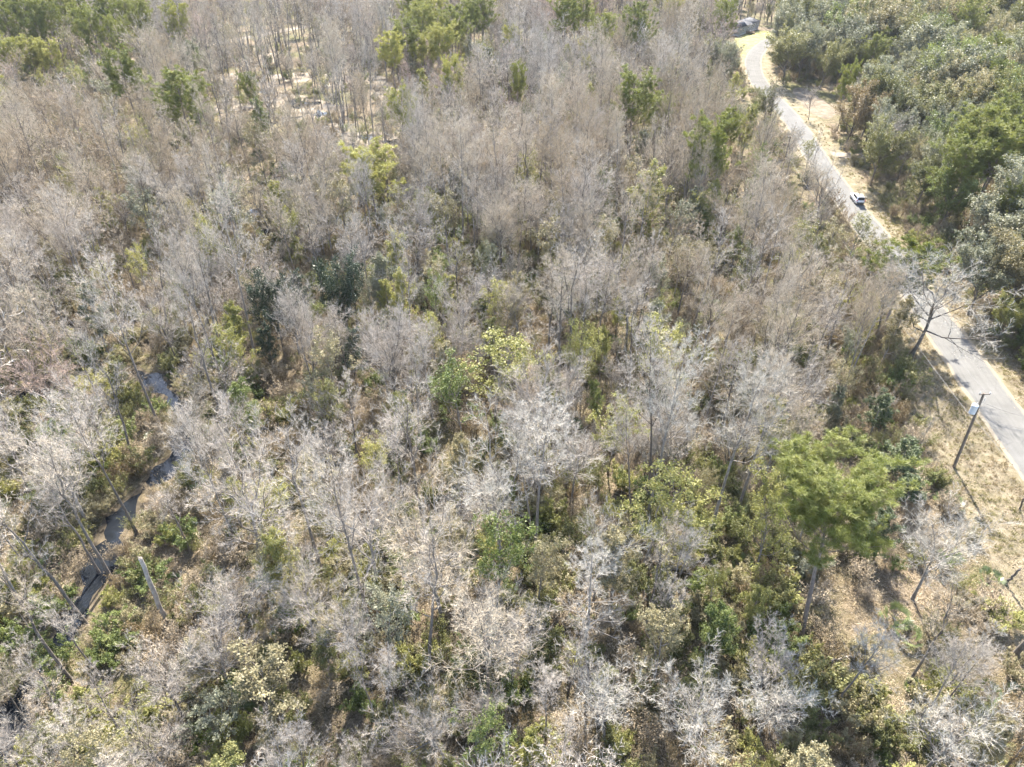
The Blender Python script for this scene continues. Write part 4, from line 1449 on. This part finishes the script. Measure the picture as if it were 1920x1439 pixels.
def utility_pole(name, xy, top, h, label, transformer):
    e = empty(name, (xy[0], xy[1], 0))
    d = np.array([top[0] - xy[0], top[1] - xy[1], h])
    tri_obj('shaft', cyl([(0, 0, -.05), d * .5, d], [.165, .145, .115], 14), 'pole_wood', e, True)
    along = norm((ROAD[np.argmin(abs(yy - xy[1])) + 1] - ROAD[np.argmin(abs(yy - xy[1])) - 1])[None])[0]
    ac = np.array([along[1], -along[0], 0])
    hd = d * .985
    tri_obj('crossarm', cyl([hd - ac * .42 + [0, 0, -.05], hd + ac * .62 + [0, 0, .12]], [.06, .06], 6), 'pole_wood', e)
    for q in (-.40, .58):
        tri_obj('insulator', cyl([hd + ac * q + [0, 0, .06 + .1 * q], hd + ac * q + [0, 0, .18 + .1 * q], hd + ac * q + [0, 0, .34 + .1 * q]], [.045, .085, .04], 8), 'porcelain', e, True)
    if transformer:
        c = d * .81 + np.array([-.52, -.12, 0])
        can = tri_obj('transformer', cyl([c + [0, 0, -.55], c + [0, 0, .42], c + [0, 0, .52], c + [0, 0, .56]], [.33, .33, .35, .18], 18), 'can_grey', e, True)
        for k_ in (-.14, .12):
            tri_obj('bushing', cyl([c + [k_, .05, .52], c + [k_, .05, .70], c + [k_ * 1.2, .05, .84]], [.05, .06, .03], 8), 'porcelain', can, True)
        tri_obj('lid_band', cyl([c + [0, 0, .40], c + [0, 0, .44]], [.345, .345], 18), 'steel', can, True)
        for z_ in (-.35, .25):
            tri_obj('bracket', bx(c + np.array([.36, .06, z_]), (.30, .06, .07)), 'steel', e)
        cu = d * .93 + np.array([.32, -.05, 0])
        tri_obj('fuse_cutout', cyl([cu + [0, 0, .16], cu, cu + [.06, 0, -.30]], [.03, .045, .025], 8), 'porcelain', e, True)
    tag(e, label, 'utility pole')
    return np.array([xy[0], xy[1], 0]) + d


headA = utility_pole('utility_pole', b0, t0, ph, 'leaning wooden utility pole with grey transformer can on the grass verge', True)


def road_at(y, off):
    i = int(np.argmin(abs(yy - y)))
    return ROAD[i] + np.array([-off, 0])


offA = road_at(b0[1], 0)[0] - b0[0]
xyB = road_at(b0[1] + 90, 13.0)
headB = utility_pole('utility_pole', xyB, xyB + [.1, .1], 11, 'wooden utility pole half hidden by bare trees along the road', False)
xyC = np.array([b0[0] + 1.0, b0[1] - 52])
headC = np.array([*xyC, 11.0])


def wire(a, b, sag, label, r=.011):
    s_ = np.linspace(0, 1, 24)
    P = np.array(a) + (np.array(b) - np.array(a)) * s_[:, None]
    P[:, 2] -= 4 * sag * s_ * (1 - s_)
    o = tri_obj('overhead_wire', cyl(P, np.full(24, r), 5, False), 'wire')
    tag(o, label, 'wire')


dA = np.array([*(t0 - b0), ph])
lowA = np.array([*b0, 0]) + dA * .68
wire(headA + [.1, 0, .2], headB + [0, 0, .25], 1.2, 'thin high wire running along the road from the transformer pole to the far pole')
wire(lowA + [-.2, 0, 0], headB * [1, 1, .68], 1.0, 'thick low cable running along the verge toward the far pole', .017)
wire(lowA + [.1, -.1, 0], headC * [1, 1, .68], 1.0, 'low cable running along the verge away from the far pole', .017)
sideR = np.array([*(unp(1990, 792, 8.0)), 8.0])
wire(headA * [1, 1, .9], sideR, .5, 'upper thin wire crossing over the road from the transformer pole')
wire(lowA + [.1, 0, .3], sideR + [0, 0, -1.2], .5, 'lower thin wire crossing over the road from the transformer pole')


def snag(name, base_px, top_px, r, label, lo=1, hi=14, mat='wood_dead', taper=.7, cat='dead trunk'):
    b, t, h = stand(base_px, top_px, lo, hi)
    e = empty(name, (b[0], b[1], 0))
    d = np.array([*(t - b), h])
    rg = np.random.default_rng(int(base_px[0]))
    s_ = np.linspace(0, 1, 9)
    P = d * s_[:, None] + rg.normal(0, .03, (9, 3)) * (s_ > 0)[:, None]
    rr = r * (1 - (1 - taper) * s_)
    rr[0] *= 1.5
    P[0, 2] = -.05
    tri_obj('trunk', cyl(P, rr, 10), mat, e, True)
    bb = Buf()
    for q in range(5):      # splintered top
        a = q * 1.257
        p0 = P[-1] + np.array([math.cos(a), math.sin(a), 0]) * r * taper * .6
        bb.add([p0 + [.06, 0, -.05], p0 + [-.06, .03, -.05], p0 + [0, -.06, -.05], p0 + [0, 0, .15 + .3 * rg.random()]], [(0, 1, 3), (1, 2, 3), (2, 0, 3)])
    tri_obj('splintered_top', bb, mat, e)
    tag(e, label, cat)
    return b, t, h


snag('dead_snag', (315, 1172), (262, 1047), .24, 'tall branchless dead snag with broken pale top standing near the creek')
snag('tree_stub', (267, 1284), (256, 1246), .2, 'short broken stub near the tall dead snag', .8, 5)
snag('dead_snag', (1884, 1095), (1912, 1068), .14, 'short dark broken stem leaning in the verge brush', .8, 5, 'bark_dark')
snag('verge_post', (1911, 958), (1919, 937), .09, 'short dark wooden post in the verge grass', .6, 2.5, 'pole_wood', .95, 'post')


def log(a_px, b_px, r, label, mat='wood_dead', z=.12):
    a, b = unp(*a_px, z), unp(*b_px, z)
    s_ = np.linspace(0, 1, 8)
    P = np.zeros((8, 3))
    P[:, :2] = a + (b - a) * s_[:, None]
    P[:, 2] = r * .9
    rg = np.random.default_rng(int(a_px[0]) + 3)
    P[1:-1] += rg.normal(0, .05, (6, 3)) * [1, 1, .3]
    e = empty('fallen_log', (P[0, 0], P[0, 1], 0))
    tri_obj('stem', cyl(P - [P[0, 0], P[0, 1], 0], r * (1 - .5 * s_), 8), mat, e, True)
    bb = Buf()
    for q in (2, 4, 5, 6):
        d = rg.normal(0, 1, 3)
        d[2] = abs(d[2]) + .3
        d = d / np.linalg.norm(d) * rg.uniform(.5, 1.3)
        p = P[q] - [P[0, 0], P[0, 1], 0]
        tubes(bb, np.array([[p, p + d * .5, p + d]]), np.array([[r * .35, r * .25, r * .1]]), 4)
    tri_obj('broken_branches', bb, mat, e)
    tag(e, label, 'log')


log((170, 1309), (222, 1298), .22, 'dark fallen log lying across the creek near the short stub', 'bark_dark')
log((98, 560), (140, 612), .2, 'fallen trunk slanting into the small blue pool', 'bark_grey')
log((520, 482), (602, 546), .14, 'long pale fallen tree above the dark magnolias')
log((690, 151), (728, 150), .2, 'dark log lying flat on the far sand', 'bark_dark')
log((1560, 1240), (1600, 1228), .1, 'pale fallen branch on the open leaf-strewn ground')
log((1050, 1240), (1110, 1200), .1, 'thin pale fallen branch in the brush below the cone-shaped tree')

# shrubs and palmettos one can pick out
SHR = [(160, 1335, 2.6, 'bush0', 'leaf_yellow', 1.3, 'bright yellow-green shrub beside the dark fallen log'), (280, 1345, 2.6, 'bush1', 'leaf_yellow', 1.5, 'wide yellow-green shrub below the short broken stub'),
       (355, 1310, 2.4, 'bush2', 'leaf_tan', 1.5, 'straw-green shrub between stub and grey-green thicket'), (1015, 1410, 3, 'bush0', 'leaf_yellow', 1.2, 'bright green shrub under whitish bare crowns'),
       (280, 1075, 2.4, 'bush1', 'leaf_green', 1.5, 'green shrub on the bank left of the dead snag'), (240, 1185, 2.2, 'bush2', 'leaf_green', 1.4, 'green shrub at the foot of the dead snag'),
       (105, 1130, 2.6, 'bush0', 'leaf_green', 1.3, 'dark green shrub beside the creek water'), (1500, 1075, 3, 'bush1', 'leaf_greygreen', 1.4, 'grey-green shrub beside the big pine trunk'),
       (1450, 1110, 3, 'bush2', 'leaf_yellow', 1.4, 'yellowish shrub left of the big pine trunk'), (1440, 1205, 3, 'bush0', 'leaf_green', 1.3, 'green shrub left of the open leaf-strewn ground'),
       (1600, 1020, 3, 'bush1', 'leaf_green', 1.4, 'dark green shrub in the shade right of the big pine trunk'), (1730, 900, 2, 'bush2', 'leaf_green', 1.5, 'dark shrub at the shaded wood edge by the pole'),
       (1757, 892, 1.4, 'bush0', 'leaf_yellow', 1.3, 'small bright green shrub on the verge near the pole foot'), (1880, 1150, 2.4, 'bush1', 'leaf_yellow', 1.5, 'yellow-green shrub near the short dark broken stem'),
       (1620, 1330, 3, 'bush2', 'leaf_olive', 1.3, 'olive shrub below the open leaf-strewn ground'), (1540, 1290, 3.2, 'bush0', 'leaf_olive', 1.2, 'tall olive shrub beside slim dark stems'),
       (880, 1240, 3.4, 'bush1', 'leaf_green', .9, 'green vine mass at the foot of the vine-covered tree'), (930, 1300, 3.2, 'bush2', 'leaf_green', .9, 'second green vine mass at the foot of the vine-covered tree')]
for (x, y, h, kd, mt, w, lb) in SHR:
    k = K[kd]
    sc = h / k.H
    k.plant('shrub', unp(x, y, h * .5), (sc * w, sc * w, sc), rngP.random() * 6.28, 'bark_grey', mt, lb, 'shrub', None)
for (x, y, sz, lb) in [(680, 1095, 1.5, 'green fan palmetto in the brush by a brown hollow'), (1680, 1155, 1.4, 'sunlit palmetto on the open leaf-strewn ground'), (1722, 1298, 1.2, 'low palmetto at the foot of the crooked bare tree'),
                       (1850, 1300, 1.3, 'palmetto beneath brush beyond the open ground'), (1365, 1090, 1.4, 'palmetto in the green thicket left of the big pine'), (1705, 1190, 1.3, 'pale palmetto beside the sunlit palmetto'), (1395, 1060, 1.3, 'palmetto half hidden below yellow-green leaves')]:
    K['palmetto%d' % (x % 2)].plant('palmetto', unp(x, y, .6), sz, rngP.random() * 6.28, 'bark_grey', 'palm', lb, 'palmetto', None)


# ------------------------------------------------------------------ the white car with its tailgate up
M['paint_white'] = plain_mat('paint_white', (.82, .82, .83), .25, 0, .5, .02, 3, .6)
M['glass_dark'] = plain_mat('glass_dark', (.015, .017, .020), .06, 0, .6)
M['cabin_dark'] = plain_mat('cabin_dark', (.018, .018, .022), .8)
M['tyre'] = plain_mat('tyre', (.02, .02, .02), .8)
M['rim'] = plain_mat('rim', (.42, .42, .44), .35, .7)
M['lamp_red'] = plain_mat('lamp_red', (.35, .012, .01), .2)
M['trim_black'] = plain_mat('trim_black', (.025, .025, .026), .6)


def slab(levels, S=7, ends=True):
    """stack of rounded rectangles: (z, x0, x1, half width, corner)"""
    b = Buf()
    rings = []
    for (z, x0, x1, hw, c) in levels:
        pts_ = []
        for (cx, cy, a0) in ((x1 - c, hw - c, 0), (x0 + c, hw - c, 90), (x0 + c, -hw + c, 180), (x1 - c, -hw + c, 270)):
            for q in range(S):
                a = R(a0 + 90 * q / (S - 1))
                pts_.append((cx + c * math.cos(a), cy + c * math.sin(a), z))
        rings.append(np.array(pts_))
    m_ = len(rings[0])
    V = np.concatenate(rings)
    T_ = []
    for k_ in range(len(rings) - 1):
        for i in range(m_):
            j = (i + 1) % m_
            A, B, C, D = k_ * m_ + i, k_ * m_ + j, (k_ + 1) * m_ + j, (k_ + 1) * m_ + i
            T_ += [(A, B, C), (A, C, D)]
    b.add(V, T_)
    if ends:
        for rg_ in (rings[0], rings[-1]):
            b.add(np.concatenate([rg_, rg_.mean(0)[None]]), [(i, (i + 1) % m_, m_) for i in range(m_)])
    return b


def quad(p):
    b = Buf()
    b.add(p, [(0, 1, 2), (0, 2, 3)])
    return b


def car(xy, rz, label):
    e = empty('parked_car', (xy[0], xy[1], .014), rz)      # +x is forward
    body = tri_obj('body', slab([(.24, -2.2, 2.15, .80, .3), (.40, -2.32, 2.30, .90, .35), (.70, -2.34, 2.34, .925, .35), (.90, -2.30, 2.22, .92, .34), (1.00, -2.24, 1.30, .90, .3), (1.06, -2.18, .95, .86, .28)]), 'paint_white', e, True)
    tri_obj('cabin', slab([(1.05, -2.16, .98, .85, .25), (1.35, -2.05, .52, .76, .24), (1.58, -1.92, .12, .68, .22), (1.66, -1.75, -.10, .60, .2), (1.685, -1.4, -.5, .4, .2)]), 'paint_white', e, True)
    tri_obj('bonnet', slab([(.88, .9, 2.12, .78, .3), (1.0, .9, 1.9, .74, .3), (1.06, .9, 1.4, .70, .28)]), 'paint_white', e, True)
    tri_obj('windscreen', quad([(.93, .72, 1.10), (.93, -.72, 1.10), (.22, -.60, 1.55), (.22, .60, 1.55)]), 'glass_dark', e)
    for sg in (1, -1):
        for (x0, x1, xt0, xt1) in ((-.42, .62, -.42, .20), (-1.28, -.50, -1.28, -.50), (-1.95, -1.36, -1.80, -1.36)):
            tri_obj('side_window', quad([(x0, sg * .868, 1.08), (x1, sg * .868, 1.08), (xt1, sg * .715, 1.52), (xt0, sg * .715, 1.52)]), 'glass_dark', e)
        tri_obj('roof_rail', cyl([(-1.7, sg * .62, 1.69), (-.8, sg * .62, 1.73), (.0, sg * .62, 1.66)], [.02, .02, .02], 6), 'trim_black', e)
        tri_obj('tail_light', bx((-2.29, sg * .80, .93), (.14, .16, .26)), 'lamp_red', e)
        tri_obj('headlight', bx((2.16, sg * .68, .80), (.2, .3, .13)), 'rim', e)
        tri_obj('mirror', bx((.62, sg * 1.0, 1.06), (.14, .2, .14)), 'paint_white', e)
        for x in (1.42, -1.42):
            w = tri_obj('wheel', cyl([(x, sg * .72, .34), (x, sg * .94, .34)], [.34, .34], 20), 'tyre', e)
            tri_obj('rim', cyl([(x, sg * .90, .34), (x, sg * .948, .34)], [.22, .20], 14), 'rim', w)
    tri_obj('sunroof', bx((-.75, 0, 1.688), (1.0, .72, .02)), 'glass_dark', e)
    # the load space behind the raised tailgate
    tri_obj('load_space', quad([(-2.335, .70, .62), (-2.335, -.70, .62), (-2.10, -.62, 1.52), (-2.10, .62, 1.52)]), 'cabin_dark', e)
    tri_obj('rear_bumper', bx((-2.36, 0, .48), (.12, 1.5, .2)), 'trim_black', e)
    g = Buf()
    hinge, tip = np.array([-1.86, 0, 1.66]), np.array([-2.86, 0, 1.98])
    for z in (0, .07):
        g.add([hinge + [0, .62, z], hinge + [0, -.62, z], tip + [0, -.70, z], tip + [0, .70, z]], [(0, 1, 2), (0, 2, 3)])
    for (p, q) in (((0, .62), (0, -.62)), ((0, -.62), (1, -.70)), ((1, -.70), (1, .70)), ((1, .70), (0, .62))):
        A, B = (hinge if p[0] == 0 else tip) + [0, p[1], 0], (hinge if q[0] == 0 else tip) + [0, q[1], 0]
        g.add([A, B, B + [0, 0, .07], A + [0, 0, .07]], [(0, 1, 2), (0, 2, 3)])
    tg_ = tri_obj('tailgate', g, 'paint_white', e)
    tri_obj('rear_window', quad([hinge * .75 + tip * .25 + [0, .55, .075], hinge * .75 + tip * .25 + [0, -.55, .075], hinge * .3 + tip * .7 + [0, -.58, .075], hinge * .3 + tip * .7 + [0, .58, .075]]), 'glass_dark', tg_)
    for sg in (1, -1):
        tri_obj('strut', cyl([(-2.0, sg * .6, 1.3), (-2.45, sg * .64, 1.84)], [.018, .018], 5), 'trim_black', tg_)
    tag(e, label, 'car')


cxy = unp(1607, 374, .4)
i_ = int(np.argmin(abs(yy - cxy[1])))
rd = ROAD[i_ + 2] - ROAD[i_ - 2]
car(cxy, math.atan2(rd[1], rd[0]), 'white SUV stopped on the road edge with its tailgate raised')

# ------------------------------------------------------------------ the house beyond the lawn
M['siding'] = plain_mat('siding', (.30, .31, .325), .7, 0, .3, .06)
M['skirting'] = plain_mat('skirting', (.50, .50, .50), .7, 0, .3, .06)
M['shingle'] = plain_mat('shingle', (.11, .11, .115), .9, 0, .2, .25, 2.0)
M['frame_white'] = plain_mat('frame_white', (.6, .6, .6), .5)
M['pane'] = plain_mat('pane', (.03, .035, .05), .08)
M['deck_wood'] = plain_mat('deck_wood', (.30, .20, .12), .8, 0, .2, .2)
fa, fb = unp(1384, 69), unp(1426, 54)
dv = fb - fa
HL = float(np.linalg.norm(dv))
hz = math.atan2(dv[1], dv[0])
print('HOUSE', fa, fb, HL)
HL, HD, HW = min(max(HL, 13), 22), 7.5, 2.7
hs = empty('house', (fa[0], fa[1], 0), hz)      # +x along the front, the front faces -y
tri_obj('skirting', bx((HL / 2, HD / 2, .35), (HL - .1, HD - .1, .7)), 'skirting', hs)
wl_ = tri_obj('wall', bx((HL / 2, HD / 2, .7 + HW / 2), (HL, HD, HW)), 'siding', hs)
for k_ in range(9):
    tri_obj('siding_board', bx((HL / 2, -.012, .85 + k_ * .29), (HL - .02, .024, .25)), 'siding', wl_)
rf = Buf()
o_, zt, zr = .45, .7 + HW, .7 + HW + 1.7
V = [(-o_, -o_, zt), (HL + o_, -o_, zt), (HL + o_, HD + o_, zt), (-o_, HD + o_, zt), (3.2, HD / 2, zr), (HL - 3.2, HD / 2, zr)]
rf.add(V, [(0, 1, 5), (0, 5, 4), (1, 2, 5), (2, 3, 4), (2, 4, 5), (3, 0, 4), (0, 2, 1), (0, 3, 2)])
roof = tri_obj('roof', rf, 'shingle', hs)
for (p, q) in ((0, 4), (1, 5), (2, 5), (3, 4), (4, 5)):
    tri_obj('ridge_cap', cyl([np.array(V[p]) + [0, 0, .03], np.array(V[q]) + [0, 0, .03]], [.09, .09], 5), 'shingle', roof)
gb = Buf()
gx, gw = HL * .45, 2.6
gb.add([(gx - gw, -o_ - .35, zt + .02), (gx + gw, -o_ - .35, zt + .02), (gx, -o_ - .35, zt + 1.2), (gx, HD / 2, zt + 1.2), (gx - gw, HD / 2, zt + .1), (gx + gw, HD / 2, zt + .1)], [(0, 1, 2), (0, 2, 3), (0, 3, 4), (1, 5, 3), (1, 3, 2)])
tri_obj('porch_gable', gb, 'shingle', roof)
for x in (1.6, 4.2, HL * .62, HL * .72, HL - 3.6, HL - 1.7):
    w = tri_obj('window', bx((x, -.045, 2.35), (1.05, .09, 1.35)), 'frame_white', hs)
    for z in (2.02, 2.68):
        tri_obj('pane', bx((x, -.096, z), (.85, .02, .58)), 'pane', w)
dr_ = tri_obj('door', bx((HL * .45, -.04, 1.75), (1.0, .08, 2.05)), 'frame_white', hs)
tri_obj('door_pane', bx((HL * .45, -.09, 2.3), (.5, .02, .7)), 'pane', dr_)
for y in (2.2, 5.2):
    w = tri_obj('window', bx((HL + .045, y, 2.35), (.09, 1.05, 1.35)), 'frame_white', hs)
    tri_obj('pane', bx((HL + .096, y, 2.35), (.02, .85, 1.15)), 'pane', w)
dk = tri_obj('deck', bx((HL * .45, -1.35, .64), (3.2, 2.6, .10)), 'deck_wood', hs)
for k_ in range(10):
    tri_obj('plank', bx((HL * .45 - 1.44 + k_ * .32, -1.35, .705), (.28, 2.6, .03)), 'deck_wood', dk)
for x in (-1.5, 1.5):
    for y in (-2.55, -.2):
        tri_obj('deck_post', bx((HL * .45 + x, y, .8), (.12, .12, 1.7)), 'deck_wood', dk)
    tri_obj('rail', bx((HL * .45 + x, -1.35, 1.62), (.1, 2.4, .08)), 'deck_wood', dk)
for k_ in range(3):
    tri_obj('step', bx((HL * .45, -2.85 - .3 * k_, .5 - .19 * k_), (1.6, .32, .08)), 'deck_wood', hs)
tag(hs, 'pale grey single-storey house with hipped roof and wooden steps above the lawn', 'house')

# a mailbox and a road sign post at the far left verge
for (px_, py_, lb) in ((1396, 149, 'small dark mailbox on a post at the far road edge'), (1404, 163, 'second small dark mailbox on a post down the far road edge')):
    q = unp(px_, py_)
    e = empty('mailbox', (q[0], q[1], 0))
    tri_obj('post', bx((0, 0, .5), (.1, .1, 1.0)), 'pole_wood', e)
    tri_obj('box', slab([(1.0, -.35, .35, .16, .05), (1.2, -.35, .35, .16, .05), (1.32, -.34, .34, .08, .05)]), 'trim_black', e)
    tag(e, lb, 'mailbox')
print('TREES', len(TREES), {k: len(v) for k, v in rest.items()}, 'UNDER', len(UNDER), 'tris', sum(len(k.joined.polygons) for k in K.values()))

# ------------------------------------------------------------------ air
def haze():
    m, nt, out = mat_new('air')
    v = N(nt, 'ShaderNodeVolumePrincipled')
    v.inputs['Color'].default_value = (.93, .96, 1.0, 1)
    v.inputs['Density'].default_value = .00006
    v.inputs['Anisotropy'].default_value = 0.0
    nt.links.new(v.outputs[0], out.inputs['Volume'])
    x, y0, y1, z0, z1 = 1210, -310, 1810, -1.0, 57.0
    V = [(a, b, c) for c in (z0, z1) for b in (y0, y1) for a in (-x, x)]
    me = bpy.data.meshes.new('haze')
    me.from_pydata(V, [], [(0, 2, 3, 1), (4, 5, 7, 6), (0, 1, 5, 4), (1, 3, 7, 5), (3, 2, 6, 7), (2, 0, 4, 6)])
    tag(obj('haze', me, [m]), 'thin pale haze lying over the whole wood', 'haze', None, 'stuff')


haze()
